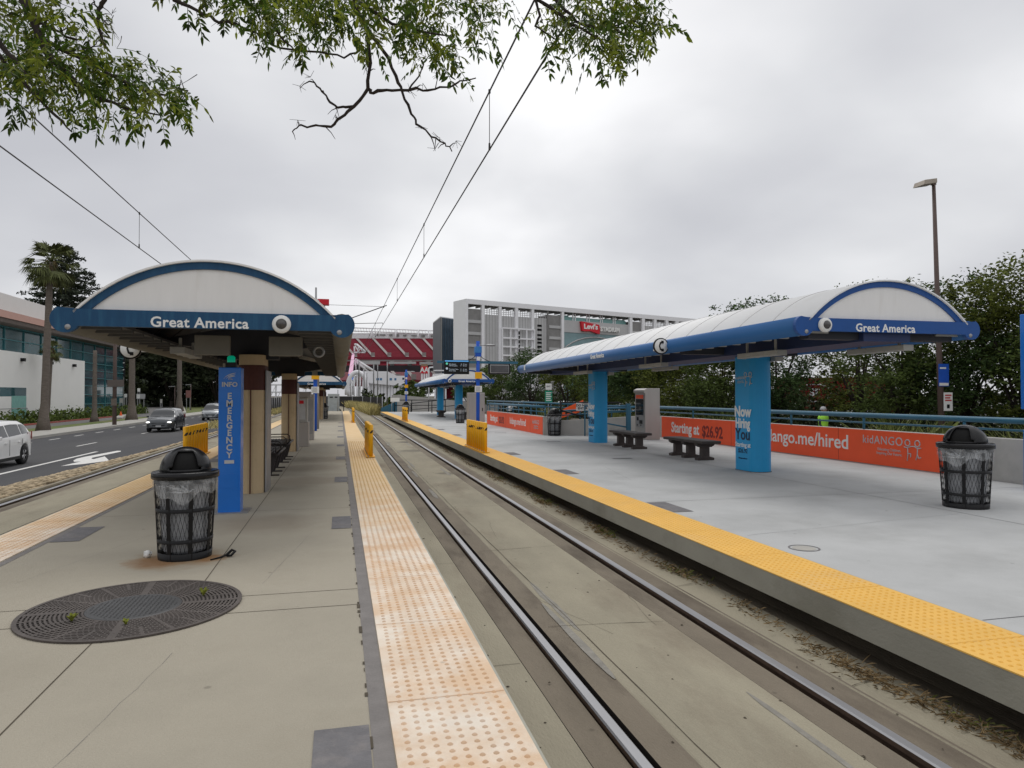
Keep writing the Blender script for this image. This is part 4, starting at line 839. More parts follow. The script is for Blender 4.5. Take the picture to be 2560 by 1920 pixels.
def tree(loc,h,label,rn,cr=2.6,trunk=1.6,mt=None,n=2600,size=.16,lean=0,group=None,name='tree',airy=0):
    t=thing(name,label,'tree',loc,0,group); m=MB(); tops=[]
    tr=.10*h/6; m.tube([(0,0,-.05),(lean*.3,.05,trunk*.6),(lean*.6,0,trunk)],[tr*1.25,tr,tr*.85],8)
    blobs=[]; nb=7
    for i in range(nb):
        a=2*PI*i/nb+rn.uniform(-.3,.3); r=cr*rn.uniform(.35,.75); z=trunk+(h-trunk)*rn.uniform(.22,.82)
        e=(lean+r*math.cos(a),r*math.sin(a),z); m.tube([(lean*.6,0,trunk*.95),(lean*.8+r*.4*math.cos(a),r*.4*math.sin(a),trunk+(z-trunk)*.55),e],[tr*.6,tr*.38,tr*.12],6)
        rr=cr*rn.uniform(.38,.58); blobs.append((e[0],e[1],e[2],rr,rr,rr*.75))
        if airy:
            for _ in range(3): b2=(e[0]+rn.uniform(-1,1)*cr*.55,e[1]+rn.uniform(-1,1)*cr*.5,e[2]+rn.uniform(.1,.5)*rr); blobs.append((*b2,rr*.4,rr*.4,rr*.35)); m.tube([e,b2],[tr*.12,tr*.05],4)
    if airy:
        for _ in range(5): a=rn.uniform(0,2*PI); r=cr*rn.uniform(.2,.75); blobs.append((r*math.cos(a),r*math.sin(a),rn.uniform(1.0,2.2),cr*.3,cr*.3,cr*.26))
    blobs.append((lean,0,h-cr*.42,cr*.55,cr*.55,cr*.42)); m.tube([(lean*.6,0,trunk*.95),(lean,0,h-cr*.5)],[tr*.7,tr*.15],6)
    m.build('trunk',M_bark,t); crown(rn,blobs,n,size).build('crown',mt or M_fern,t,fix=False); return t
rt_=random.Random(11); TR='row of green trees behind the right platform'
spec=[(1250,82,6.2,2.6,'tree left of the first gutter tip of the right shelter, partly behind information pole'),(1330,66,6.6,2.8,'tree just left of the near right shelter tip, below the stadium screen frame'),(1420,58,5.6,2.5,'tree above the green road sign under the right shelter roof'),(1510,50,5.2,2.5,'tree behind the second blue column'),(1610,44,5.5,2.6,'tree behind the steel ticket machine'),(1720,39,5.6,2.6,'tree behind the second dark bench'),(1800,35,5.7,2.4,'tree right behind the large blue column, left side'),(1950,37,7.5,2.7,'tree rising above the right shelter roof, right of the large column'),(2150,36,8.0,2.8,'tree behind the gable of the right shelter'),(2260,28,6.9,2.6,'tree between right shelter gable and tall lamp post'),(2420,27,7.1,2.8,'tall tree right of the tall lamp post'),(2555,25,7.3,2.9,'tallest looking tree at the right edge of the photo'),(2680,24,7.2,2.8,'tree partly outside the right edge of the photo')]
for i,(u,tt,h,cr,lb) in enumerate(spec):
    q=at(u,990,tt); tree((q.x,q.y,-.78),h,lb,rt_,cr,1.15,[M_fern,M_fern2,M_fern3][i%3],15000 if tt<45 else 7500,.085 if tt<40 else .115,rt_.uniform(-.3,.3),TR,airy=tt<40)
MB().add([(11.9,-20,-.80),(300,-20,-.80),(300,240,-.80),(11.9,240,-.80)],[(0,1,2,3)]).build('parking_lot',M_drive,kind='structure')
MB().add([(15,0,-.77),(36,0,-.77),(33,110,-.77),(16,110,-.77)],[(0,1,2,3)]).build('planting_bed',M_earth,kind='structure')
def hedge(pts,w,h,n,label,mt,size=.14,name='hedge',cat='hedge',blade=0,group=None):
    m=MB(); rn=random.Random(len(label)); vs=[];fs=[]; P=[Vector(p) for p in pts]; L=[(P[i+1]-P[i]).length for i in range(len(P)-1)]; T=sum(L)
    for _ in range(n):
        d=rn.uniform(0,T); i=0
        while d>L[i] and i<len(L)-1: d-=L[i]; i+=1
        c=P[i].lerp(P[i+1],d/L[i]); dr=(P[i+1]-P[i]).normalized(); nr=Vector((-dr.y,dr.x,0)); lump=.75+.25*math.sin(d*1.9+i)+.15*math.sin(d*4.7)
        a=rn.uniform(0,PI); rad=math.sqrt(rn.random()); p=c+nr*(w*rad*math.cos(a))+Vector((0,0,h*lump*abs(rad*math.sin(a)))); o=len(vs); s=size*rn.uniform(.6,1.4)
        if blade:
            l=h*rn.uniform(.5,1.1); q=c+nr*rn.uniform(-w,w); e=Vector((rn.gauss(0,.35),rn.gauss(0,.35),1))*l; sd=Vector((rn.gauss(0,1),rn.gauss(0,1),0)).normalized()*size
            vs+=[tuple(q-sd),tuple(q+sd),tuple(q+e*.6+sd*.7),tuple(q+e+Vector((rn.gauss(0,.15)*h,rn.gauss(0,.15)*h,-.1*h))),tuple(q+e*.6-sd*.7)]; fs.append((o,o+1,o+2,o+3,o+4))
        else:
            aa=Vector((rn.gauss(0,1),rn.gauss(0,1),rn.gauss(0,.7))).normalized(); bb=aa.cross(Vector((rn.gauss(0,1),rn.gauss(0,1),rn.gauss(0,1)))).normalized()
            vs+=[tuple(p-aa*s),tuple(p+bb*s*.5),tuple(p+aa*s),tuple(p-bb*s*.5)]; fs.append((o,o+1,o+2,o+3))
    m.add(vs,fs)
    return tag(m.build(name,mt,fix=False),label,cat,group)
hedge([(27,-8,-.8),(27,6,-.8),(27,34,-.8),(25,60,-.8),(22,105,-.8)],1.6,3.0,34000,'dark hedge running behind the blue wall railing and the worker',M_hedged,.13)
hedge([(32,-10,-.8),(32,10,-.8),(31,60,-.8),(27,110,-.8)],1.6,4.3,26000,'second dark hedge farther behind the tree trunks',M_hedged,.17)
for i,(x,y,s) in enumerate(((16.9,27.6,1),(16.0,38,1),(16.6,17.5,1.1),(16.8,13.5,1.1),(14.6,33,.8),(15.4,49,1))):
    hedge([(x-.7,y-.8,-.8),(x+.7,y+.8,-.8)],.8*s,1.7*s,420,('tuft of long leaves behind the railing, between large column and worker','tuft of strap leaves beyond the ramp handrail','tuft of arching leaves left of the lamp post foot','tuft of arching leaves right of the lamp post foot','low tuft of leaves by the ticket machine','tuft of long leaves behind the green road sign')[i],mat('strap_leaf',(.13,.15,.04),.8,var=.3,island=.5),.03,'leafy_plant','plant',1,'strap leaved plants behind the railing')
# ---------------- tall lamp post, signs, cones, worker ----------------
q=at(2356,1060,25); t=thing('lamp_post','tall brown lamp post with a square head behind the right platform','lamp post',(q.x,q.y,-.8),0,None,(0,R(-1.6),0))
h=10.05; MB().tube([(0,0,-.05),(0,0,h*.5),(0,0,h)],[.115,.09,.06],10).build('pole',M_pole,t); m=MB(); m.box(-.08,.06,-.06,.06,h-.12,h+.02); m.build('bracket',M_pole,t)
MB().prism([(-.68,h-.20),(-.08,h-.10),(-.08,h+.06),(-.60,h-.02)],'y',-.24,.24).build('lamp_head',mat('lamp_head_tan',(.42,.37,.31),.5),t,bevel=.01)
t=thing('blue_notice_sign','small blue notice sign strapped to the tall lamp post','sign',(q.x-.06,q.y-.13,2.28)); p=MB().box(-.22,.22,-.012,.0,-.40,.40).build('sign_plate',mat('sign_blue',(.02,.10,.52),.4),t); MB().box(-.17,.1,-.0145,-.0125,.22,.28).build('sign_text',M_letw,p); MB().box(-.2,.2,-.0145,-.0125,-.38,-.28).build('sign_band',M_letw,p)
t=thing('white_notice_sign','small white notice sign with red text, lower on the tall lamp post','sign',(q.x+.12,q.y-.13,1.33)); p=MB().box(-.19,.19,-.012,.0,-.33,.33).build('sign_plate',M_letw,t); m=MB(); 
for k_ in range(3): m.box(-.14,.14-.05*(k_%2),-.0145,-.0125,.02+k_*.09,.07+k_*.09)
m.build('sign_text',mat('sign_red_text',(.5,.05,.05),.5),p); MB().box(-.06,.06,-.0145,-.0125,-.24,-.1).build('sign_arrow',M_black,p)
for k_,(u,v,tt) in enumerate(((2296,1066,34),(2322,1070.5,33))):
    q=at(u,v,tt); t=thing('traffic_cone',('orange and white traffic cone behind the orange banner, left of the pair','smaller looking orange and white traffic cone, right of the pair')[k_],'traffic cone',(q.x,q.y,-.8),0,'traffic cones beyond the wall')
    hh=q.z+.8; MB().lathe([(.20,0),(.03,hh)],n=14).build('cone',mat('cone_orange',(.85,.13,.03),.5),t); MB().lathe([(.20-.17*.50+.004,hh*.5),(.20-.17*.80+.004,hh*.8)],n=14).build('reflective_collar',M_letw,t); MB().box(-.24,.24,-.24,.24,-.01,.03).build('base',M_black,t)
q=at(2058,1017,28.5); gz=-.8; sc_=(q.z-gz)/1.80
t=thing('person','worker in a lime safety vest and pale cap standing behind the wall railing','person',(q.x,q.y,gz),R(25)); t.scale=(sc_,)*3
J={'pel':(0,0,.93,.14),'wai':(0,.01,1.10,.125),'che':(0,.0,1.34,.15),'nec':(0,-.01,1.50,.06),'chn':(0,-.025,1.58,.065),'hed':(0,-.02,1.67,.095),'top':(0,-.01,1.74,.07)}
E_=[('pel','wai'),('wai','che'),('che','nec'),('nec','chn'),('chn','hed'),('hed','top')]
for s,n_ in ((1,'r'),(-1,'l')):
    J.update({n_+'hip':(.10*s,0,.88,.095),n_+'kne':(.115*s,-.03,.50,.065),n_+'ank':(.12*s,.02,.09,.045),n_+'toe':(.14*s,-.15,.04,.04),n_+'sho':(.19*s,.0,1.42,.065),n_+'elb':(.25*s,.02,1.13,.048),n_+'wri':(.24*s,-.14,.93,.032),n_+'pal':(.235*s,-.19,.87,.034)})
    E_+=[('pel',n_+'hip'),(n_+'hip',n_+'kne'),(n_+'kne',n_+'ank'),(n_+'ank',n_+'toe'),('che',n_+'sho'),(n_+'sho',n_+'elb'),(n_+'elb',n_+'wri'),(n_+'wri',n_+'pal')]
    for f in range(5):
        dx=(-.03+.015*f)*s; l=(.05,.075,.085,.078,.06)[f]
        J[n_+'f%d'%f]=(.235*s+dx,-.215,.85-l*.5,.009); J[n_+'g%d'%f]=(.235*s+dx*1.1,-.20,.85-l,.008); E_+=[(n_+'pal',n_+'f%d'%f),(n_+'f%d'%f,n_+'g%d'%f)]
me=bpy.data.meshes.new('body'); ks=list(J); me.from_pydata([J[k_][:3] for k_ in ks],[(ks.index(a),ks.index(b_)) for a,b_ in E_],[]); bo=bpy.data.objects.new('body',me); COL.objects.link(bo); bo.parent=t
me.materials.append(mat('work_clothes',(.03,.035,.045),.9)); sk=bo.modifiers.new('skin','SKIN')
for i,k_ in enumerate(ks): me.skin_vertices[0].data[i].radius=(J[k_][3],)*2; me.skin_vertices[0].data[i].use_root=(k_=='pel')
bo.modifiers.new('sub','SUBSURF').levels=1; bo.modifiers['sub'].render_levels=2
m=MB(); m.lathe([(.17,1.0),(.175,1.15),(.19,1.3),(.20,1.40),(.15,1.47),(.08,1.50)],n=20); m.v=[(x*1.34,y*.9,z) for x,y,z in m.v]; m.build('safety_vest',mat('vest_lime',(.42,.85,.08),.6),t)
m=MB(); m.sphere((0,-.02,1.675),.108,14,10); m.build('head_skin',mat('skin',(.40,.24,.17),.6),t); m=MB(); m.lathe([(.118,1.70),(.115,1.74),(.08,1.80),(0,1.82)],n=16); m.lathe([(.118,1.70),(.14,1.695),(.118,1.705)],n=16); m.build('cap',mat('cap_gray',(.45,.45,.46),.6),t)
m=MB()
for s in (-1,1): m.sphere((.036*s,-.122,1.685),.012,6,5); m.sphere((.108*s,-.02,1.67),.022,6,5,0,(.4,1,1.3))
m.sphere((0,-.128,1.655),.017,6,5); m.build('face_features',mat('skin_dark',(.22,.12,.09),.6),t)
q=at(1371,1070,37); t=thing('road_sign_post','post with a white sign over a green sign beyond the ramp','road sign',(q.x,q.y,-.8)); MB().cyl((0,0,0),(0,0,2.95),.03,6).build('post',M_galv,t)
p=MB().box(-.17,.17,-.05,-.035,2.65,2.98).build('white_plate',M_letw,t); txt('EXIT',.11,M_black,p,(0,-.052,2.82),FRONT,bold=.02); p=MB().box(-.20,.20,-.05,-.035,1.98,2.60).build('green_plate',mat('sign_green',(.01,.26,.16),.5),t); m=MB()
for k_ in range(5): m.box(-.15,.15-.04*(k_%2),-.053,-.0505,2.06+k_*.1,2.11+k_*.1)
m.build('sign_text',M_letw,p)
q=at(2190,970,62); t=thing('red_building','dark red building wall with an oval emblem, glimpsed through the trees','building',(q.x+1,q.y+6,-.8),R(-28)); p=MB().box(-5,5,0,6,0,4.1).build('wall',mat('dark_red',(.11,.013,.012),.9,spec=.1),t)
m=MB(); m.tube([(-2.2+1.5*math.cos(2*PI*i/28),-.02,2.6+.85*math.sin(2*PI*i/28)) for i in range(29)],.09,4); m.build('emblem_ring',M_letg,p); txt('SF',1.0,M_letg,p,(-2.2,-.02,2.6),FRONT,bold=.03)
# ---------------- cars ----------------
def interp(T,x):
    for (a,b_),(c,d) in zip(T[:-1],T[1:]):
        if x<=c: q=(x-a)/(c-a) if c>a else 0; q=max(0,q); return b_+(d-b_)*(q*q*(3-2*q)*.45+q*.55)
    return T[-1][1]
def car(body,label,lights=True,van=False,rearview=False,group='cars on the road',kind='suv'):
    t=thing('parked_car' if kind=='parked' else 'car',label,'car',(0,0,0),0,group)
    L0,L1=-2.25,2.27; hr=1.68 if not van else 1.78
    top=[(L0,.88),(-2.2,1.05),(-2.08,1.20),(-1.72,hr-.12),(-1.45,hr-.03),(-.6,hr),(.25,hr-.03),(.55,hr-.12),(1.28,1.08),(1.40,1.045),(2.02,.92),(2.2,.78),(L1,.62)] if not van else [(L0,.9),(-2.2,1.1),(-2.1,1.35),(-1.9,hr-.1),(-1.6,hr-.02),(-.6,hr),(.45,hr-.05),(.75,hr-.15),(1.62,1.05),(1.75,1.0),(2.1,.86),(2.22,.74),(L1,.6)]
    belt=[(L0,.82),(-2.1,1.08),(-1.6,1.10),(0,1.02),(1.2,1.0),(1.9,.86),(2.2,.74),(L1,.58)]
    wid=[(L0,.66),(-2.18,.80),(-1.95,.89),(-1.3,.925),(1.3,.92),(1.8,.89),(2.1,.80),(2.2,.70),(L1,.60)]
    WR=.355; WY=(-1.36,1.36)
    def half(y):
        zt=interp(top,y); zb=min(interp(belt,y),zt-.035); w=interp(wid,y); sill=.27
        for wy in WY:
            d=abs(y-wy)
            if d<.43: sill=max(sill,WR+math.sqrt(max(0,.43**2-d*d))*.98)
        zm=max(sill+.05,min(.70,zb-.05)); wr=w-.05-(zt-zb)*.34; zr=zt-min(.09,(zt-zb)*.35)
        return [(0,sill),(w*.86,sill-.0),(w*.985,sill+.03),(w,zm),(w*.975,zb),(wr+.03,zr),(wr-.10,zt-.012),(0,zt+.015)]
    ys=sorted(set([round(L0+i*(L1-L0)/84,4) for i in range(85)]+[w+d for w in WY for d in (-.43,-.425,.425,.43,-.4,.4)])); ys=[y for y in ys]
    m=MB(); vs=[]; n=8
    for y in ys:
        hlf=half(y); vs+=[(x,y,z) for x,z in hlf]+[(-x,y,z) for x,z in hlf[1:-1][::-1]]
    n=14; fs=[(i*n+k,i*n+(k+1)%n,(i+1)*n+(k+1)%n,(i+1)*n+k) for i in range(len(ys)-1) for k in range(n)]
    fs+=[tuple(range(n)),tuple((len(ys)-1)*n+k for k in range(n))]
    m.add(vs,fs,0,True); bd=m.build('body',body,t)
    bd.data.set_sharp_from_angle(angle=R(38)) if hasattr(bd.data,'set_sharp_from_angle') else None
    # glass
    def side(s,y0,y1,a=.14,b_=.9):
        m=MB(); yy=[y0+(y1-y0)*i/10 for i in range(11)]; vv=[]
        for y in yy:
            h=half(y)
            for q in (a,b_): x=h[4][0]+(h[5][0]-h[4][0])*q+.006; z=h[4][1]+(h[5][1]-h[4][1])*q; vv.append((s*x,y,z))
        m.add(vv,[(2*i,2*i+1,2*i+3,2*i+2) for i in range(10)],0,True); return m
    for s in (-1,1):
        for y0,y1 in ((-1.78,-1.16),(-1.10,-.12),(-.05,.92)) if not van else ((-1.85,-1.0),(-.94,.1),(.17,1.2)): side(s,y0,y1).build('side_window',M_glass,bd)
    def screen(y0,y1,nm):
        m=MB(); vv=[]; N_=10
        for i in range(N_+1):
            y=y0+(y1-y0)*i/N_; h=half(y); w=h[5][0]*.93
            for k in range(7): q=-1+k/3; vv.append((w*q,y+(.012 if y>0 else -.012),h[7][1]-(abs(q)**2.2)*(.035+.0)+.012))
        m.add(vv,[(i*7+k,i*7+k+1,i*7+k+8,i*7+k+7) for i in range(N_) for k in range(6)],0,True); m.build(nm,M_glass,bd)
    screen(.50,1.24,'windshield') if not van else screen(.7,1.58,'windshield'); screen(-2.09,-1.73,'rear_window')
    wl=mat('head_lamp',(.8,.8,.8),.1,emit=((1,.98,.95),1.6 if lights else 0.0)) if lights else mat('lamp_clear',(.5,.5,.52),.15); rl=mat('tail_lamp',(.35,.01,.012),.2)
    for s in (-1,1):
        MB().sphere((s*.665,2.135,.715),.17,14,8,0,(1,.75,.36)).build('headlight',wl,bd)
        m=MB(); m.prism([(s*.80,-2.16),(s*.90,-1.98),(s*.915,-1.98),(s*.81,-2.195)],'z',.92,1.22); m.build('taillight',rl,bd)
        m=MB(); m.box(min(s*.93,s*1.08),max(s*.93,s*1.08),.86,.98,1.02,1.16); m.build('mirror',body,bd,bevel=.03)
        m=MB()
        for y in (-.08,.97,-1.13): m.box(s*.925-.004,s*.925+.004,y-.005,y+.005,.42,1.0)
        m.build('door_seam',M_black,bd)
        for y in (-.02-.85,.20): MB().box(s*.93-.015,s*.93+.015,y-.1,y+.1,.87,.90).build('door_handle',body,bd,bevel=.008)
        m=MB(); m.box(s*.90-.03,s*.90+.03,-.95,.95,.24,.36); m.build('sill_trim',M_black,bd,bevel=.01)
    m=MB(); m.add([(-.46,2.262,.68),(.46,2.262,.68),(.40,2.275,.47),(-.40,2.275,.47)],[(0,1,2,3)]); m.build('grille',M_black,bd); MB().box(-.17,.17,2.27,2.288,.40,.50).build('license_plate',M_letg,bd); MB().box(-.17,.17,-2.275,-2.25,.70,.82).build('license_plate',M_letg,bd); MB().box(-.72,.72,2.19,2.27,.25,.36).build('bumper_trim',M_black,bd,bevel=.02); MB().box(-.72,.72,-2.28,-2.2,.30,.52).build('bumper_trim',M_black,bd,bevel=.02)
    for s in (-1,1):
        for wy in WY:
            w=MB().lathe([(.215,-.105),(.33,-.105),(.352,-.07),(.355,0),(.352,.07),(.33,.105),(.215,.105)],n=28); w=w.build('wheel',mat('tyre',(.018,.018,.019),.85),t,loc=(s*.80,wy,.355),rot=(0,R(90),0))
            r=MB(); r.lathe([(0,.075),(.06,.09),(.07,.075)],n=12); r.lathe([(.20,.098),(.222,.10),(.222,.06)],n=28)
            for k in range(5):
                a=2*PI*k/5; ca,sa=math.cos(a),math.sin(a); 
                for d in (-.16,.16): c2,s2=math.cos(a+d),math.sin(a+d); r.tube([(.04*ca,.04*sa,.082),(.21*c2,.21*s2,.092)],.016,5)
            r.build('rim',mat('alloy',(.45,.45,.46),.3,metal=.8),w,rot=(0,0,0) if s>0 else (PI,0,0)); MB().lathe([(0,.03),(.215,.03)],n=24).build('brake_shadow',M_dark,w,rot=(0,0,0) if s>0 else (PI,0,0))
    return t
P_white=mat('paint_white',(.78,.78,.77),.25,coat=.6,var=.02); P_gray=mat('paint_dark_gray',(.055,.062,.07),.22,coat=.8,metal=.3,var=.03); P_silver=mat('paint_silver',(.20,.215,.23),.25,coat=.8,metal=.4,var=.03); P_blue=mat('paint_blue',(.02,.05,.16),.25,coat=.7)
c=car(P_white,'white sport utility car cut off by the left edge, on the near lane',False); c.location=(-12.55,28.85,-1.058); c.rotation_euler=(0,0,PI)
WC=c
c=car(P_gray,'dark gray sport utility car with lit headlights coming up the road',True); c.location=(-12.35,55.6,-1.058); c.rotation_euler=(0,0,PI)
c=car(P_silver,'silver gray minivan following farther back, beside the blue pillar',False,True); c.location=(-12.95,79.2,-1.058); c.rotation_euler=(0,0,PI)
pk=car(P_white,'white car parked beyond the trees, behind the large blue column',False,kind='parked',group='cars parked beyond the trees'); q=at(1790,1000,62); pk.location=(q.x,q.y,-.8); pk.rotation_euler=(0,0,R(70))
for u,tt,rz,lb in ((1950,62,60,'white car parked beyond the trees, right of large blue column'),(1700,58,75,'white car parked beyond the trees, behind the second bench'),(1560,66,80,'white car parked beyond the trees, behind the second blue column'),(1465,74,80,'white car parked beyond trees, above the DO NOT ENTER sign'),(1400,82,85,'white car parked beyond trees, above the ramp bin'),(1310,92,85,'white car parked beyond trees, above the smaller banner'),(2130,60,50,'white car parked beyond trees, behind the worker')):
    q=at(u,1000,tt); dup(pk,(q.x,q.y,-.8),R(rz),lb)
# ---------------- white building at left ----------------
t=thing('office_building','white building with curved teal glass wall and brown eave at left','building',(0,0,0))
MB().box(-46,-28.3,20,88.8,-1.2,5.45).build('lower_block',M_bldw,t)
m=MB(); m.box(-45,-31.0,40,113,5.46,8.15); m.box(-45,-31.0,88.81,113,-1.1,5.455); g=m.build('glass_wall',M_cglass,t)
m=MB()
for y in np.arange(42,113,4.2): m.box(-31.0,-30.90,y,y+.10,5.46 if y<88.8 else -1.0,8.14)
for z in (5.6,6.85,8.05): m.box(-31.0,-30.88,40,112.9,z,z+.09)
for z in (.4,1.6,2.7,3.7,4.7): m.box(-31.0,-30.88,88.9,112.9,z,z+.08)
m.build('mullion',M_mull,g)
MB().box(-45,-29.4,18,113.4,8.16,8.55).build('eave_soffit',mat('soffit_shadow',(.14,.115,.10),.8),t)
MB().prism([(-29.3,8.56),(-31.4,9.75),(-45,9.75),(-45,8.56)],'y',17.8,113.6).build('eave_roof',mat('roof_brown',(.24,.13,.10),.85,var=.12,scale=3),t)
MB().box(-45,-33.5,24,96,9.755,12.0).build('roof_parapet',M_bldw,t)
m=MB(); m.box(-28.32,-28.29,56,73.6,-.6,2.25); o=m.build('entry_recess',M_cglass,t); MB().box(-28.33,-28.26,70.6,73.55,-.9,1.5).build('teal_panel',mat('teal_panel',(.20,.42,.38),.5),t); MB().box(-28.34,-28.25,56,70.5,-.9,1.45).build('white_panel',M_bldw,t)
m=MB()
for y,z in ((72.3,4.65),(78.7,4.65),(85,4.65)): MB().box(-28.3,-28.0,y,y+.4,z,z+.3).build('wall_lamp',M_black,t)
hedge([(-26.9,62,-.95),(-26.9,108,-.95)],.9,1.35,4200,'bright green clipped hedge along the foot of the white building',M_hedge,.16)
hedge([(-27.2,42,-.95),(-27.2,58,-.95)],.8,1.3,1500,'short green hedge left of the tall palm, below white building',M_hedge,.16)
railing('thin stair railing at the white wall behind the tall palm',[(-27.6,62,-.9),(-27.6,72,-.9)],[(1.3,.04),(.65,.03)],0,.04,3.3,M_galv,None)
# palms
def palm(loc,h,r,label,top=True,tr=.22,lean=(0,0),nf=26,group='palm trees along the road',tilt=0):
    rn=random.Random(int(h*100)); t=thing('palm_tree',label,'palm tree',loc,0,group); m=MB(); pts=[];rr=[]
    for i in range(13):
        q=i/12; pts.append((lean[0]*q,lean[1]*q,h*q-.05)); rr.append(tr*(1.9-1.0*min(1,q*9) if q<.12 else .92-.22*q)*(1+.05*(i%2)))
    m.tube(pts,rr,12); m.build('trunk',M_palmt,t)
    if not top: return t
    m=MB(); vs=[];fs=[]; c=Vector((lean[0],lean[1],h))
    for i in range(nf):
        a=2*PI*i/nf*1.618*3+rn.uniform(-.2,.2); el=rn.uniform(-.55,1.25) if i>nf*.25 else rn.uniform(-1.2,-.5); d=Vector((math.cos(a)*math.cos(el),math.sin(a)*math.cos(el),math.sin(el))); st=r*rn.uniform(.42,.6); hub=c+d*st+Vector((0,0,-.06*r))
        m.tube([c,c+d*st*.5+Vector((0,0,.03)),hub],[.035,.028,.02],4)
        sd=d.cross(Vector((0,0,1))).normalized(); up=sd.cross(d)
        for k in range(17):
            w=-1.15+2.3*k/16; e=(d*math.cos(w)+sd*math.sin(w)).normalized(); l=r*rn.uniform(.42,.62); wd=.035*r; tip=hub+e*l+Vector((0,0,-.20*l-.25*l*abs(math.sin(w)))); mid=hub+e*l*.55+up*.02; q=e.cross(up).normalized()*wd; o=len(vs)
            vs+=[tuple(hub),tuple(mid-q),tuple(tip),tuple(mid+q)]; fs.append((o,o+1,o+2,o+3))
    m.add(vs,fs); m.build('fronds',M_palm,t,fix=False)
    m=MB()
    for i in range(120):
        a=rn.uniform(0,2*PI); z=rn.uniform(-.12,.02)*h*.9; rad=tr*1.0; p0=c+Vector((math.cos(a)*rad,math.sin(a)*rad,z)); l=r*rn.uniform(.15,.4); o=len(m.v); m.add([p0,p0+Vector((.05,0,-l*.3)),p0+Vector((math.cos(a)*.2,math.sin(a)*.2,-l)),p0+Vector((-.05,.03,-l*.3))],[(0,1,2,3)])
    m.build('dead_skirt',mat('palm_dead',(.16,.125,.06),.95,var=.3,island=.4),t,fix=False); return t
q=onz(108,1077,-.95); k_=Vector((q.x,q.y,0)); tt=k_.length
palm((q.x,q.y,-.96),12.0,1.95,'tall fan palm at left in front of the white building',lean=(.35,0),tr=.27,nf=34)
q=at(119,1050,66); palm((q.x,q.y,-.98),6.9,1.15,'short fan palm with leaning trunk behind the tall palm',lean=(.3,0),tr=.16,nf=26)
q=onz(236,1054,-.98); palm((q.x,q.y,-.98),6.9,.5,'bare beheaded palm trunk before the teal glass',False,.24)
q=onz(329,1051,-.98); palm((q.x,q.y,-.98),12,2.2,'palm trunk right of the beheaded trunk, its crown hidden above the shelter',True,.34)
q=onz(448,1030,-.98); palm((q.x,q.y,-.98),14,2.4,'palm trunk standing at the right side of the driveway mouth',True,.4)
q=onz(517,1016,-1.0); palm((q.x,q.y,-1.0),17,2.6,'far palm trunk right beside the top of the blue pillar',True,.46)
q=onz(286,1062,-.9); t=thing('utility_pole','brown pole in the sidewalk before the glass wall','pole',(q.x,q.y,-.9)); MB().tube([(0,0,-.05),(0,0,10)],[.17,.13],8).build('pole',M_pole,t); MB().box(-.5,.75,-.22,-.19,3.15,3.75).build('sign_plate',mat('sign_back',(.13,.11,.10),.7),t); MB().box(-.22,.22,-.21,-.19,1.6,2.2).build('notice',M_palmt,t)
q=onz(310,1000,-1.0); 
def streetlamp(u,v,tt,h,label,d=-1):
    q=at(u,v,tt); t=thing('street_lamp',label,'street lamp',(q.x,q.y,-1.0),0,'slim street lamps by the driveway'); MB().tube([(0,0,0),(0,0,h)],[.09,.06],8).build('pole',M_pole,t); MB().prism([(d*.85,h-.10),(0,h-.05),(0,h+.06),(d*.85,h+.0)],'y',-.2,.2).build('lamp_head',M_galv,t)
streetlamp(437,1000,105,3.9,'slim street lamp left of the driveway palm trunk'); streetlamp(477,990,120,4.4,'slim street lamp right of the driveway palm trunk')
def board(u,v,tt,w,h,label,m_,post=True,name='sign_board',cat='sign',text=None):
    q=at(u,v,tt); t=thing(name,label,cat,(q.x,q.y,q.z),R(12)); p=MB().box(-w/2,w/2,-.05,.05,-h/2,h/2).build('board',m_,t)
    if post:
        m=MB(); m.box(-w*.35-.05,-w*.35+.05,.05,.12,-(q.z+1.0),h*.4); m.box(w*.35-.05,w*.35+.05,.05,.12,-(q.z+1.0),h*.4); m.build('post',M_galv,t)
    return t,p
t,p=board(352,991,98,1.1,.68,'wide pale sign board beside the driveway',mat('pale_sign',(.40,.40,.41),.7)); MB().box(-.5,-.1,-.056,-.052,-.28,.28).build('panel',M_letw,p)
board(347,975,112,.4,.55,'small white sign above the wide board by the driveway',M_letw); board(314,989,100,.36,.5,'small white sign on the lawn left of the driveway',M_letw); board(303,1001,90,.4,.6,'small pale marker board on the lawn near the glass wall',M_soff)
board(403,1003,120,.35,.7,'small narrow sign standing at the middle of the driveway',M_soff)
t,p=board(301,905,110,1.35,4.6,'tall dark pylon sign with pale lettering bars behind the brown pole',mat('pylon_dark',(.012,.012,.016),.5),True); m=MB()
for z,w in ((1.25,.8),(1.1,1.1),(-.12,1.0),(-1.2,.9),(-1.33,.6)): m.box(-w*.5+.1,w*.5+.1,-.056,-.052,z-.05,z+.05)
m.build('sign_text',M_letw,p)
board(471,985,115,.75,1.2,'reddish sign board before the dark trees right of the driveway',mat('sign_reddish',(.22,.10,.09),.7))
q=onz(302,1041,-.95); t=thing('orange_cone','orange cone at the corner of the driveway kerb','traffic cone',(q.x,q.y,-.95)); MB().lathe([(.2,0),(.04,.6)],n=12).build('cone',mat('cone_orange',(.85,.13,.03),.5),t); MB().box(-.24,.24,-.24,.24,-.02,.04).build('base',M_black,t)
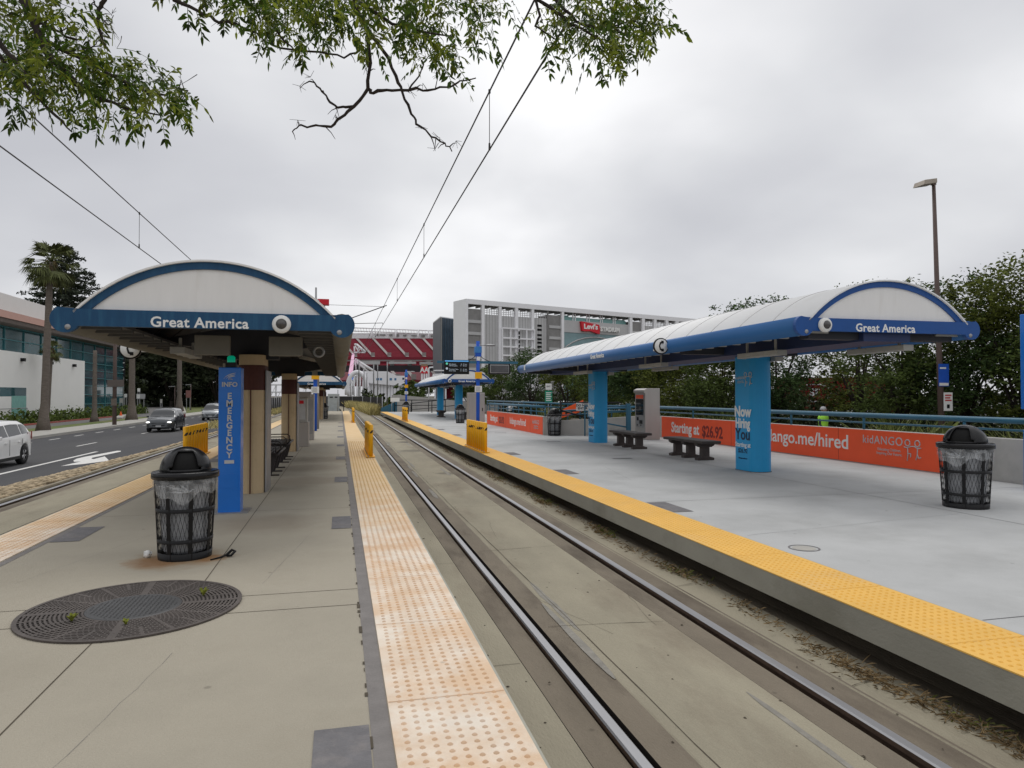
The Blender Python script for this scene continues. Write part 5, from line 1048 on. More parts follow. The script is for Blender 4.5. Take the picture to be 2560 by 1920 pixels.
# trees at left
rl_=random.Random(5)
def conifer(loc,h,r,label,rn):
    t=thing('conifer',label,'tree',loc); MB().tube([(0,0,0),(0,0,h*.6),(0,0,h)],[.45,.28,.04],8).build('trunk',M_bark,t); vs=[];fs=[]
    z=h*.10
    while z<h*.99:
        q=(z-h*.10)/(h*.9); nbr=9 if q<.8 else 6
        for i in range(nbr):
            a=rn.uniform(0,2*PI); l=r*(1-q)**.62*rn.uniform(.55,1.15)+.25; d=Vector((math.cos(a),math.sin(a),rn.uniform(-.12,.18))); sd=Vector((-d.y,d.x,0))
            for k in range(int(16+l*11)):
                s=rn.random()**.7; p=Vector((0,0,z))+d*l*s+sd*rn.gauss(0,.16*l*(1.05-s)+.08)+Vector((0,0,rn.gauss(0,.18)-.25*s*s*l*.3)); e=Vector((rn.gauss(0,1),rn.gauss(0,1),rn.gauss(-.3,.5))).normalized(); w=e.cross(Vector((rn.gauss(0,1),rn.gauss(0,1),rn.gauss(0,1)))).normalized(); o=len(vs); g=rn.uniform(.22,.46)
                vs+=[tuple(p-e*g),tuple(p+w*g*.35),tuple(p+e*g),tuple(p-w*g*.35)]; fs.append((o,o+1,o+2,o+3))
        z+=h*.026
    MB().add(vs,fs).build('crown',M_con,t,fix=False); return t
q=at(162,990,118); conifer((q.x,q.y,-1.0),28.0,11.5,'dark conifer rising behind the white building beside the tall palm',rl_)
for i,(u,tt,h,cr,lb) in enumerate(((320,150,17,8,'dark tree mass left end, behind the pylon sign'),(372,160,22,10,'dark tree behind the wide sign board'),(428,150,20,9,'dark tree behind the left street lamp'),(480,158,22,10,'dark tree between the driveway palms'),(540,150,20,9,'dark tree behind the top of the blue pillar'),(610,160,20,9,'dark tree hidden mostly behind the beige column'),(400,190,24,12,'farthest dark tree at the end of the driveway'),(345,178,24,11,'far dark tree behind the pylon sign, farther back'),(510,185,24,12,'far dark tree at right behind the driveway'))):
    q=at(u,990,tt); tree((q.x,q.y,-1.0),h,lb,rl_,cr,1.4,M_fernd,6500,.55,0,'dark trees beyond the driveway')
q=at(318,990,125); tree((q.x,q.y,-1),8.5,'small lighter green tree on the lawn beside the driveway',rl_,3.4,1.5,M_hedged,2200,.26)
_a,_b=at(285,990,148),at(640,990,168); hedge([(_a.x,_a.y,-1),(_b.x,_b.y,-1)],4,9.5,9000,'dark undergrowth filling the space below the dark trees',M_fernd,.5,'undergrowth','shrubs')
hedge([(-46,150,-1),(-62,160,-1)],2,2.4,1500,'low dark hedge right of the driveway before the trees',M_hedged,.3)
# fence, verge and cabinets seen between the beige columns
t=thing('mesh_fence','black mesh fence between road and left track, seen between the beige columns','fence',(0,0,0)); m=MB(); m.box(-8.1,-8.05,62,150,-1.0,1.25); m.build('mesh_panel',mat('fence_black',(.016,.016,.018),.8),t); m=MB()
for y in np.arange(62,150,3): m.cyl((-8.0,y,-1),(-8.0,y,1.35),.04,6)
m.build('fence_post',M_galv,t)
hedge([(-7.3,44,-.45),(-7.3,140,-.45)],.7,.55,2600,'dry grass verge beside the left track, seen between beige columns',M_gold,.03,'dry_verge','grass',1)['kind']='stuff'
t=thing('trestle','white lattice ride structure far beyond the left fence','ride structure',(at(690,960,190).x,at(690,960,190).y,-1.0),R(-8)); m=MB()
for z in (3.2,5.2): m.box(-10,10,-.4,.4,z,z+.35)
for x in range(-10,11,2): m.box(x-.16,x+.16,-.3,.3,0,5.3); m.tube([(x,0,1),(x+2,0,5.2)],.09,4)
m.build('lattice',M_stw,t)
# ---------------- far end of the line ----------------
t=thing('screen_fence','black screened fence along the right side of the track beyond the platform','fence',(0,0,0)); m=MB(); ys=[67,75,84,95,110,130,160,200]; X=[3.95,3.9,3.6,3.0,1.9,-.3,-4.0,-10]
for i in range(len(ys)-1): m.add([(X[i],ys[i],-.7),(X[i+1],ys[i+1],-.7),(X[i+1],ys[i+1],1.35),(X[i],ys[i],1.35),(X[i]+.04,ys[i],-.7),(X[i+1]+.04,ys[i+1],-.7),(X[i+1]+.04,ys[i+1],1.35),(X[i]+.04,ys[i],1.35)],[(0,1,2,3),(7,6,5,4),(3,2,6,7),(0,3,7,4)])
m.build('mesh_panel',MATS['fence_black'],t); m=MB()
for i in range(len(ys)): m.cyl((X[i]-.05,ys[i],-.7),(X[i]-.05,ys[i],1.45),.05,6)
m.build('fence_post',M_galv,t)
hedge([(3.3,68,-.38),(3.0,80,-.38),(2.6,95,-.38),(1.4,112,-.38)],.55,1.25,5200,'golden feathery grass growing along the black fence beyond the platform',M_gold,.022,'feather_grass','grass',1)['kind']='stuff'
railing('dark railing at the far end of the right platform',[(5.0,66.3,0),(9.8,66.3,0)],[(1.1,.04),(.6,.03)],-.1,.04,1.6,M_black,None)
railing('dark sloping rail beside far blue pole, right of it',[(6.4,65,-.3),(9.4,58,.2)],[(1.1,.04),(.5,.03)],-.1,.04,3,M_black,None)
t=thing('blue_barrier','blue gate panel at far end of the right platform','gate',(4.35,66.6,0)); MB().prism([(-.6,0),(.9,0),(.9,1.0),(-.6,.35)],'y',-.05,.05).build('panel',M_teal,t)
t=thing('white_notice','small white notice board left of the far blue pole','sign',(5.0,65.8,0)); MB().box(-.42,.42,-.03,.0,.95,1.32).build('board',M_letw,t); MB().cyl((-.3,0,0),(-.3,0,1.0),.03,6).build('post',M_galv,t)
for i,(x,y) in enumerate(((-.2,70),(.35,69))):
    t=thing('bollard_post',('thin post at far end of the tan platform, left','thin post at far end of the tan platform, by the peach strip')[i],'post',(x,y,0)); MB().cyl((0,0,-.01),(0,0,2.1 if i==0 else 1.1),.04,6).build('post',M_black if i else M_galv,t)
for (u0,u1,tt,h,n,lb,mm) in ((925,1012,112,1.9,1900,'yellow green shrubs in front of the white bridge',M_hedge),(1060,1180,100,1.4,1400,'yellow green shrubs behind the far right shelter',M_hedge),(905,960,118,2.6,900,'darker shrubs at the foot of the white arch',M_hedged)):
    a,b_=at(u0,990,tt),at(u1,990,tt); hedge([(a.x,a.y,-.6),(b_.x,b_.y,-.6)],1.6,h*1.25,n,lb,mm,.28)
for i,(u,tt,h,cr) in enumerate(((1022,125,4.9,2.8),(1052,135,5.0,2.8),(1205,95,6.3,2.8),(1168,100,5.4,2.6))):
    q=at(u,990,tt); tree((q.x,q.y,-.7),h,('round green tree left of the AA sign','green tree at the foot of the AA sign','green tree right of the blue information pole, far off','far green tree left of the ticket cabinet')[i],rl_,cr,1.2,M_fern,1900,.26,0)
q=at(1090,1005,95); t=thing('embankment_wall','pale sloping concrete walkway wall beyond the far right shelter','wall',(q.x,q.y,-.8),R(-10)); MB().add([(-6,0,0),(9,0,0),(9,0,1.0),(-5,0,2.4),(-6,0,2.4),(-6,.3,0),(9,.3,0),(9,.3,1.0),(-5,.3,2.4),(-6,.3,2.4)],[(0,1,2,3,4),(9,8,7,6,5),(2,1,6,7),(3,2,7,8),(4,3,8,9),(0,4,9,5)]).build('wall_body',M_wall,t)
# white bridge
q=at(893,975,175); t=thing('white_bridge','white arched bridge crossing in front of the red stands','bridge',(q.x,q.y,-1.0),-PSI*.15)
k=175/F; m=MB(); n=20; px=lambda d:d*k
R1=[(px(-25)*math.cos(PI*i/n)*-1+px(0),(px(26)+px(57)*math.sin(PI*i/n)**.8)) for i in range(n+1)]
m.tube([(x,0,z) for x,z in R1],.55,8); m.tube([(x+1.2,7,z) for x,z in R1],.5,8)
for i in range(2,n-1,2): x,z=R1[i]; m.tube([(x,0,z),(x*.92,0,.2)],.18,6); m.tube([(x,0,z),(x+1.2,7,z)],.14,5)
m.build('arch',M_stw,t)
m=MB(); m.prism([(px(2),px(86)),(px(75),px(86)),(px(98),px(75)),(px(118),px(75)),(px(118),px(48)),(px(24),px(56)),(px(10),px(80))],'y',1,8); m.build('fascia',M_stw,t)
m=MB()
for d in range(30,118,8): m.box(px(d)-.35,px(d)+.35,2,3,0,px(55))
m.build('pillar',M_stw,t); m=MB(); m.box(px(26),px(118),3.2,3.4,0,px(53)); m.build('glass_screen',mat('pale_glass',(.30,.33,.35),.2,var=.25,scale=.3),t)
m=MB()
for d,w in ((47,7),(56,5),(80,6),(92,5)): m.box(px(d),px(d+w),.96,.995,px(63),px(69))
m.build('small_logo',mat('logo_blue',(.08,.2,.36),.6),t); m=MB(); m.box(px(112),px(117),.96,.995,px(65),px(70)); m.build('flag_panel',M_letd,t)
# ---------------- stadium ----------------
def frame_of(A,Bp):
    d=(Bp-A); return math.atan2(d.y,d.x),d.length
A=at(1163,988,300); Bp=at(1749,988,382); A.z=Bp.z=-1.0; rz,Lf=frame_of(A,Bp); dx=(Bp-A).normalized(); nrm=Vector((-dx.y,dx.x,0))
def fx(u):      # where the sight line of column u meets the facade, in facade metres
    d=ray(u,960); o=Vector((0,0)); a=A.x; b_=A.y; det=d.x*(-dx.y)+dx.x*d.y; s=(d.x*b_-d.y*a)/( -d.x*dx.y+d.y*dx.x) if True else 0; return s
Ht=44.2
t=thing('stadium_tower','long white framed stadium suite tower with red and white sign','stadium building',(A.x,A.y,-1.0),rz)
m=MB(); m.box(-.0,.9,0,10.6,0,Ht-.02); m.box(-.0,1.1,-.6,0,0,Ht); m.build('end_wall',M_stw,t)
m=MB(); m.box(1.1,Lf,-.6,.8,Ht-2.1,Ht); m.box(1.1,Lf,.8,10,Ht-.9,Ht-.25)
cols=[(1203,1210),(1246,1252.5),(1287,1294),(1328,1334),(1403,1409),(1573.5,1580),(1604,1611),(1634,1640.5),(1663,1670),(1688,1696),(1716,1724)]
for a,c in cols: m.box(fx(a),fx(c),-.5,.8,0,Ht-2.101)
m.build('white_frame',M_stw,t)
m=MB()
for q in range(36): x=3+q*(Lf-6)/35; m.box(x-.2,x+.2,.85,9.9,Ht-2.4,Ht-.95)
m.build('canopy_rib',M_stl,t)
def pan(u0,u1,z0,z1,mt,nm,y0=.4,y1=9): return MB().box(fx(u0),fx(u1),y0,y1,z0,z1).build(nm,mt,t)
for u0,u1 in ((1168,1203),(1373,1403),(1580,1604)):
    p=pan(u0,u1,0,Ht-4.0,M_stl,'open_stair_bay'); 
    for z in np.arange(8,Ht-6,5.2): MB().box(fx(u0),fx(u1),0,.395,z,z+1.3).build('floor_slab',M_stg,p)
for u0,u1,zt in ((1210,1246,Ht-6),(1252.5,1287,Ht-6.1),(1294,1328,Ht-5.9),(1334,1368,Ht-5.8),(1611,1634,Ht-5.6),(1640.5,1663,Ht-5.6),(1670,1749,Ht-5.6)):
    p=pan(u0,u1,0,zt,M_stg,'panel_wall'); m=MB(); w=fx(u1)-fx(u0)
    for k_ in range(1,5): x=fx(u0)+w*k_/5; m.box(x-.06,x+.06,.35,.396,1,zt)
    m.build('panel_seam',M_stl,p); m=MB()
    for z in (zt+.7,zt+1.5,zt+2.4): m.box(fx(u0),fx(u1),.5,.7,z,z+.22)
    for k_ in range(6): x=fx(u0)+w*(k_+.5)/6; m.box(x-.1,x+.1,.5,.7,zt,zt+2.5)
    m.build('roof_rail',M_stg,p)
pan(1368,1370.5,0,Ht-2.2,M_stl,'dark_slot',-.3,.5)
m=MB()
for z in (34.3,29.9,26.4,22.6):
    for d in (0,-1.9): MB().box(fx(1344.5),fx(1355.5),0.3,.39,z+d,z+d+1.0).build('slot_window',M_dark,t)

m=MB(); x0,x1=fx(1253),fx(1333)
for q in range(5): x=x0+(x1-x0)*q/4; m.box(x-.28,x+.28,-1.3,-.65,0,32.6)
for z in (32.2,27.8,23.9,20.0): m.box(x0,x1,-1.35,-.66,z,z+.7)
m.build('screen_frame',M_stw,t)
m=MB(); xm=fx(1293.5)
for z in range(10,32,2): m.box(xm-.35,xm+.35,-1.5,-1.36,z,z+1.4)
m.build('cable_tray',M_black,t)
M_tg=mat('teal_glass',(.20,.31,.33),.15,var=.2,scale=.15); M_tp=mat('terrace_glass',(.22,.42,.40),.3,var=.1)
pan(1409,1573.5,0,Ht-11.6,M_tg,'glass_front',1.0,9); pan(1409,1573.5,Ht-11.55,Ht-5.8,M_stg,'sign_wall',.7,9); p=pan(1409,1573.5,Ht-5.75,Ht-3.9,M_tp,'terrace_glass',2.6,3.2); pan(1409,1432,Ht-5.74,Ht-3.2,M_tp,'terrace_box',3.3,8); pan(1523,1573.5,Ht-5.74,Ht-3.3,M_tp,'terrace_box',3.3,8)
m=MB()
for u in (1412,1440,1446,1475,1481,1509,1514,1541,1546): m.box(fx(u)-.25,fx(u)+.25,2.2,2.6,Ht-5.7,Ht-2.1)
m.build('terrace_post',M_stw,t)
m=MB(); cx=(fx(1409)+fx(1573))/2; m.tube([(cx+26*math.cos(PI*i/20),.8,14+17*math.sin(PI*i/20)) for i in range(21)],.35,4); m.build('glass_arc',M_stg,t)
xs0,xs1=fx(1451),fx(1497); zb=Ht-10.6; zt_=Ht-6.2; w=xs1-xs0
poly=[(xs0,zt_+.2),(xs1-.1,zt_-.9),(xs1+.2,zb-1.0),(xs1-1.4,zb-.9),(xs0+w*.78,zb-.55),(xs0+w*.5,zb+.15),(xs0+w*.3,zb-.1),(xs0+w*.12,zb-.1),(xs0+.7,zb+.1)]
p=MB().prism(poly,'y',-.7,.65).build('red_sign',M_red,t); txt("Levi's",3.3,M_letw,p,((xs0+xs1)/2+.2,-.74,(zt_+zb)/2+.0),FRONT,bold=.04,ext=.03,sx=1.22)
txt('STADIUM',3.0,M_letw,t,((fx(1499)+fx(1540))/2+1.0,-.45,(zt_+zb)/2-.75),FRONT,name='sign_lettering',bold=.045,ext=.3,sx=1.0)
# dark glass tower
A2=at(1103,988,330); B2=at(1135,988,338); A2.z=-1.0; t=thing('glass_tower','dark glass stair tower left of the white stadium frame','tower',(A2.x,A2.y,-1.0),math.atan2(B2.y-A2.y,B2.x-A2.x)); w=(B2-A2).length; h2=39.5
MB().box(-.1,w,0,.5,12,h2).build('glass_front',mat('tower_glass',(.04,.075,.115),.15,var=.2,scale=.4),t); Cc=at(1082,988,357)-A2; ra=t.rotation_euler.z; cx_=Cc.x*math.cos(ra)+Cc.y*math.sin(ra); cy_=-Cc.x*math.sin(ra)+Cc.y*math.cos(ra); fp=[(-.15,.51),(w,.51),(cx_+w,cy_),(cx_,cy_)]; MB().prism(fp,'z',12,h2-.1).build('gray_side',mat('tower_gray',(.13,.14,.155),.6),t)
m=MB()
for q in range(1,8): x=w*q/8; m.box(x-.1,x+.1,-.12,0,12,h2-.2)
m.build('mullion',mat('mullion_dark',(.05,.06,.075),.5),t); MB().box(-.5,w,-.2,0,10.6,12.0).build('base_band',M_stl,t); MB().box(-.35,.15,-.4,.2,0,h2-.05).build('corner_post',M_stl,t); MB().prism(fp,'z',h2+.01,h2+.5).build('roof_edge',M_stw,t); MB().prism([(w*.2,.6),(w,.6),(cx_+w,cy_),(cx_+w*.3,cy_)],'z',0,10.5).build('red_base',M_seat,t)
# red seating stand
def stand(u0,u1,v0,v1,t0,t1,nm,label,aisles,skew,seat=M_seat):
    a,b_,c,d=at(u0,v0,t0),at(u1,v0,t0),at(u1,v1,t1),at(u0,v1,t1); t=thing(nm,label,'stadium stand',(0,0,0)); dn=Vector((0,0,-3))
    MB().add([a,b_,c,d,a+dn,b_+dn,c+dn,d+dn],[(0,1,2,3),(7,6,5,4),(0,4,5,1),(1,5,6,2),(2,6,7,3),(3,7,4,0)]).build('seating',seat,t)
    m=MB(); up=Vector((0,-.3,.5))
    for us in aisles:
        def P(u,v,q): return at(u,v,t0+(t1-t0)*q)
        p0=P(us+skew,v0,0)+up; p1=P(us,v1,1)+up; s=rtv*.85; m.add([p0-s,p0+s,p1+s,p1-s],[(0,1,2,3)])
        o=P(us+skew-2,v0-3.5,.06)+up; m.bc(o,(2.2,1.5,3.2))
    m.build('aisle',M_aisle,t); return t
stand(850,1140,894,846,400,455,'upper_stand','upper tier of red seats with pale diagonal aisles',(846,890,931,975,1018,1056,1095),44)
stand(850,1140,914,902,385,398,'middle_stand','narrow middle tier of red seats under the upper stand',(880,925,968,1012,1060),14)
stand(850,1140,950,930,330,352,'lower_stand','lower tier of red seats right behind the white bridge',(980,1020,1080),16,mat('seat_red_low',(.13,.013,.022),.8,var=.1))
t=thing('stand_concourse','dark concourse bands and red ledge between the seating tiers','stadium stand',(0,0,0)); 
def strip(u0,u1,v0,v1,tt,mt,nm,th=2.): 
    a,b_=at(u0,v0,tt),at(u1,v1,tt); x0,x1=sorted((a.x,b_.x)); return MB().add([at(u0,v1,tt),at(u1,v1,tt),at(u1,v0,tt),at(u0,v0,tt)]+[p+Vector((0,th,0)) for p in (at(u0,v1,tt),at(u1,v1,tt),at(u1,v0,tt),at(u0,v0,tt))],[(0,1,2,3),(7,6,5,4),(3,2,6,7),(0,4,5,1),(0,3,7,4),(1,5,6,2)]).build(nm,mt,t)
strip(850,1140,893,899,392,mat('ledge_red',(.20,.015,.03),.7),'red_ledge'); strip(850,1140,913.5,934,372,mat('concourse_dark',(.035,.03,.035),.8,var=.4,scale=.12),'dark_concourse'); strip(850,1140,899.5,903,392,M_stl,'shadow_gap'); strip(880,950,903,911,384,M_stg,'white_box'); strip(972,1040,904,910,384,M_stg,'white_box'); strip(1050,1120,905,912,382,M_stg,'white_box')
t=thing('rim_board','white stadium rim board with small dark emblems under a steel truss','stadium rim',(0,0,0)); strip(850,1140,833,850,458,M_stw,'board'); 
m=MB()
for u,w_,h_ in ((944,4,4),(956,14,3),(977,8,5),(993,9,6),(1012,8,4),(1035,14,2.5),(1057,9,5.5),(1080,6,5)): 
    p0=at(u,837+ (u-944)*.025,457.2); m.bc(p0,(w_*.26,.3,h_*.26))
m.build('emblem',M_stl,t)
m=MB()
for v in (821,829): m.tube([at(850,v-3,457),at(1140,v+8,457)],.4,5)
for u in range(852,1140,7): m.tube([at(u,818+(u-850)*.038,457),at(u+3,829+(u-850)*.038,457)],.2,4)
for u in (930,990,1046,1072): m.tube([at(u,820+(u-850)*.03,456),at(u-2,850+(u-850)*.03,456)],.5,5)
m.build('truss',M_stw,t)
# scoreboard, truss and red light mast at the left end of the stands
q=at(877,920,260); t=thing('video_board','pink lit video board at left end of the red stands','screen',(q.x,q.y,-1)); kx=260/F; MB().add([(-6*kx,0,70*kx),(5*kx,0,70*kx),(9*kx,0,122*kx),(3*kx,0,122*kx),(-6*kx,1,70*kx),(5*kx,1,70*kx),(9*kx,1,122*kx),(3*kx,1,122*kx)],[(0,1,2,3),(7,6,5,4),(0,4,5,1),(1,5,6,2),(2,6,7,3),(3,7,4,0)]).build('lit_panel',mat('pink_screen',(.6,.4,.5),.4,emit=((.70,.42,.58),.7),var=.1,scale=.6),t); MB().box(-6*kx,7*kx,0,1,55*kx,69.5*kx).build('blue_panel',mat('blue_screen',(.02,.12,.5),.4,emit=((.04,.20,.70),.45)),t); MB().box(-4*kx,4*kx,.2,.8,0,55*kx).build('support',M_stl,t)
t=thing('roof_truss','white sloping steel truss beside the pink video board','truss',(0,0,0)); m=MB(); P=lambda u,v:at(u,v,262)
for a,c,r in (((886,861),(892,861),.35),((892,861),(914,880),.45),((886,866),(886,882),.3),((886,881),(914,881),.3),((888,864),(896,880),.2),((896,866),(894,880),.2),((902,871),(894,880),.2),((902,871),(906,880),.2),((888,898),(938,930),.55),((886,900),(922,930),.4),((888,898),(890,925),.3),((900,906),(898,928),.2),((912,914),(908,928),.2)): m.tube([P(*a),P(*c)],r,5)
m.build('steel',M_stw,t)
q=at(808,755,270); t=thing('light_mast','red topped light mast peeking above the nearest left shelter','mast',(q.x,q.y,-1)); MB().box(-2.2,2.2,0,2,q.z-.2,q.z+2.2).build('red_cap',M_red,t); MB().box(-.7,.7,.3,1.7,0,q.z-.25).build('mast',M_stl,t)
q=at(1061,925,150); t=thing('gate_sign','red AA gate sign on white posts before the stands','sign',(q.x,q.y,-.9),-PSI*.3); kk=150/F; z0=q.z+.9; p=MB().box(-9*kk,9*kk,0,.6,z0-8.5*kk,z0+9*kk).build('board',M_red,t); txt('AA',1.45,M_letw,p,(0,-.03,z0),FRONT,bold=.04,sx=.92); m=MB()
for x in (-6,0,6): m.box((x-2)*kk,(x+2)*kk,.1,.5,0,z0-8.6*kk)
m.build('post',M_stw,t); MB().box(-8*kk,8*kk,.05,.5,z0+9.1*kk,z0+15*kk).build('top_panel',mat('tan_panel',(.30,.20,.13),.7),t)
q=at(1072,988,130); t=thing('white_gantry','tall white bent pipe post right of the AA sign','post',(q.x,q.y,-.9)); kk=130/F; MB().tube([(0,0,0),(0,0,100*kk),(1.5*kk,0,102*kk),(11*kk,0,103*kk)],.13,8).build('pipe',M_stw,t)
q=at(1104,940,215); t=thing('press_box','white stepped booth in front of the glass tower','booth',(q.x,q.y,-1)); kk=215/F
m=MB(); m.prism([(-20*kk,62*kk),(16*kk,64*kk),(16*kk,76*kk),(-18*kk,74*kk)],'y',0,4); m.box(-16*kk,14*kk,.5,4,82*kk,84*kk); m.build('roof_slab',M_stw,t); m=MB()
for x in (-15,-8,4,12): m.box((x-1.2)*kk,(x+1.2)*kk,1,1.6,0,66*kk)
m.build('post',M_stw,t); MB().box(-14*kk,12*kk,2.2,3.9,0,61*kk).build('dark_front',M_stl,t)
# ---------------- debris along the right gutter ----------------
m=MB(); rn=random.Random(9); vs=[];fs=[]
def litter(n,yf,xf,ln,w):
    for _ in range(n):
        y=yf(); x=xf(y); a=rn.uniform(0,2*PI); l=ln*rn.uniform(.4,1.3); e=Vector((math.cos(a),math.sin(a),rn.uniform(-.05,.5)))*l; s=Vector((-math.sin(a),math.cos(a),0))*w; p=Vector((x,y,T-.035+rn.uniform(0,.045))); o=len(vs); vs.extend([tuple(p-s),tuple(p+s),tuple(p+e*.6+s*.6+Vector((0,0,.01))),tuple(p+e)]); fs.append((o,o+1,o+2,o+3))
for y0,n,w in ((3.6,300,.4),(4.3,320,.35),(2.9,260,.35),(5.5,120,.3),(7.1,190,.3),(8.2,70,.2),(9.4,200,.3),(10.9,80,.2),(12.3,200,.35),(14,120,.35),(16,200,.6),(18.5,180,.8),(21,140,.8),(24,140,1)): litter(n,lambda y0=y0,w=w:rn.gauss(y0,w),lambda y:3.60+rn.gauss(0,.05)-.05*math.sin(y*1.7),.085,.0035)
litter(350,lambda:rn.uniform(2.4,30),lambda y:3.66+rn.gauss(0,.04),.05,.004)
m.add(vs,fs); tag(m.build('dry_debris',M_strw,fix=False),'dry grass and leaf debris lying in the gutter beside the right rail','debris',kind='stuff')
m=MB(); vs=[];fs=[]
for y0,n in ((7.05,90),(9.3,110),(12.2,110),(13.0,60),(3.5,50),(16,70)): litter(n,lambda:rn.gauss(y0,.18),lambda y:3.66+rn.gauss(0,.05),.07,.006)
m.add(vs,fs); tag(m.build('gutter_weeds',mat('weed_olive',(.11,.12,.025),.85,var=.3,island=.4),fix=False),'small olive weeds among the dry debris in the right gutter','weeds',kind='stuff')
m=MB(); vs=[];fs=[]
for _ in range(260): 
    y=rn.choice((2.3,2.7,3.05,3.6,4.6,5.6,6.9))+rn.gauss(0,.10); p=Vector((.875+rn.uniform(0,.05),y,T-.03+rn.uniform(0,.12))); a=rn.uniform(0,2*PI); e=Vector((math.cos(a),math.sin(a),.8))*.05; s=Vector((-math.sin(a),math.cos(a),0))*.006; o=len(vs); vs.extend([tuple(p-s),tuple(p+s),tuple(p+e)]); fs.append((o,o+1,o+2))
m.add(vs,fs); tag(m.build('edge_weeds',mat('weed_brown',(.10,.055,.03),.9,island=.4),fix=False),'dry brown weeds at the foot of the near platform edge','weeds',kind='stuff')
# ---------------- overhanging branches ----------------
def frond(vs,fs,p,d,L,rn,ll=.052):
    d=d.normalized(); sd=d.cross(Vector((rn.gauss(0,.5),rn.gauss(0,.5),1))); sd=sd.normalized() if sd.length>1e-3 else Vector((1,0,0)); nr=sd.cross(d); n=rn.randint(5,7); cur=p.copy(); dirv=d.copy(); last=p.copy()
    def leaflet(q,e,l,w):
        e=e.normalized(); s=e.cross(nr+Vector((rn.gauss(0,.35),rn.gauss(0,.35),rn.gauss(0,.35)))); s=s.normalized() if s.length>1e-3 else sd; o=len(vs); f=nr*(-.25*w); dr=Vector((0,0,-l*.22))
        vs.extend([tuple(q),tuple(q+e*l*.35+s*w+f),tuple(q+e*l*.72+s*w*.75+f+dr*.5),tuple(q+e*l+dr),tuple(q+e*l*.72-s*w*.75+f+dr*.5),tuple(q+e*l*.35-s*w+f)]); fs.append((o,o+1,o+2,o+3)); fs.append((o,o+3,o+4,o+5))
    for i in range(n):
        dirv=(dirv+Vector((rn.gauss(0,.12),rn.gauss(0,.12),-.10+rn.gauss(0,.08)))).normalized(); cur=cur+dirv*(L/n)
        s=.0016; o=len(vs); vs.extend([tuple(last-sd*s),tuple(last+sd*s),tuple(cur+sd*s),tuple(cur-sd*s)]); fs.append((o,o+1,o+2,o+3)); last=cur.copy()
        for q in (1,-1):
            if rn.random()<.14: continue
            l=ll*rn.uniform(.5,1.25)*(1-.25*abs(i/(n-1)-.45)); leaflet(cur,sd*q*1.0+dirv*rn.uniform(.2,.9)+Vector((rn.gauss(0,.25),rn.gauss(0,.25),-.2+rn.gauss(0,.3))),l,l*rn.uniform(.13,.21))
    leaflet(cur,dirv,ll*.9,ll*.17)
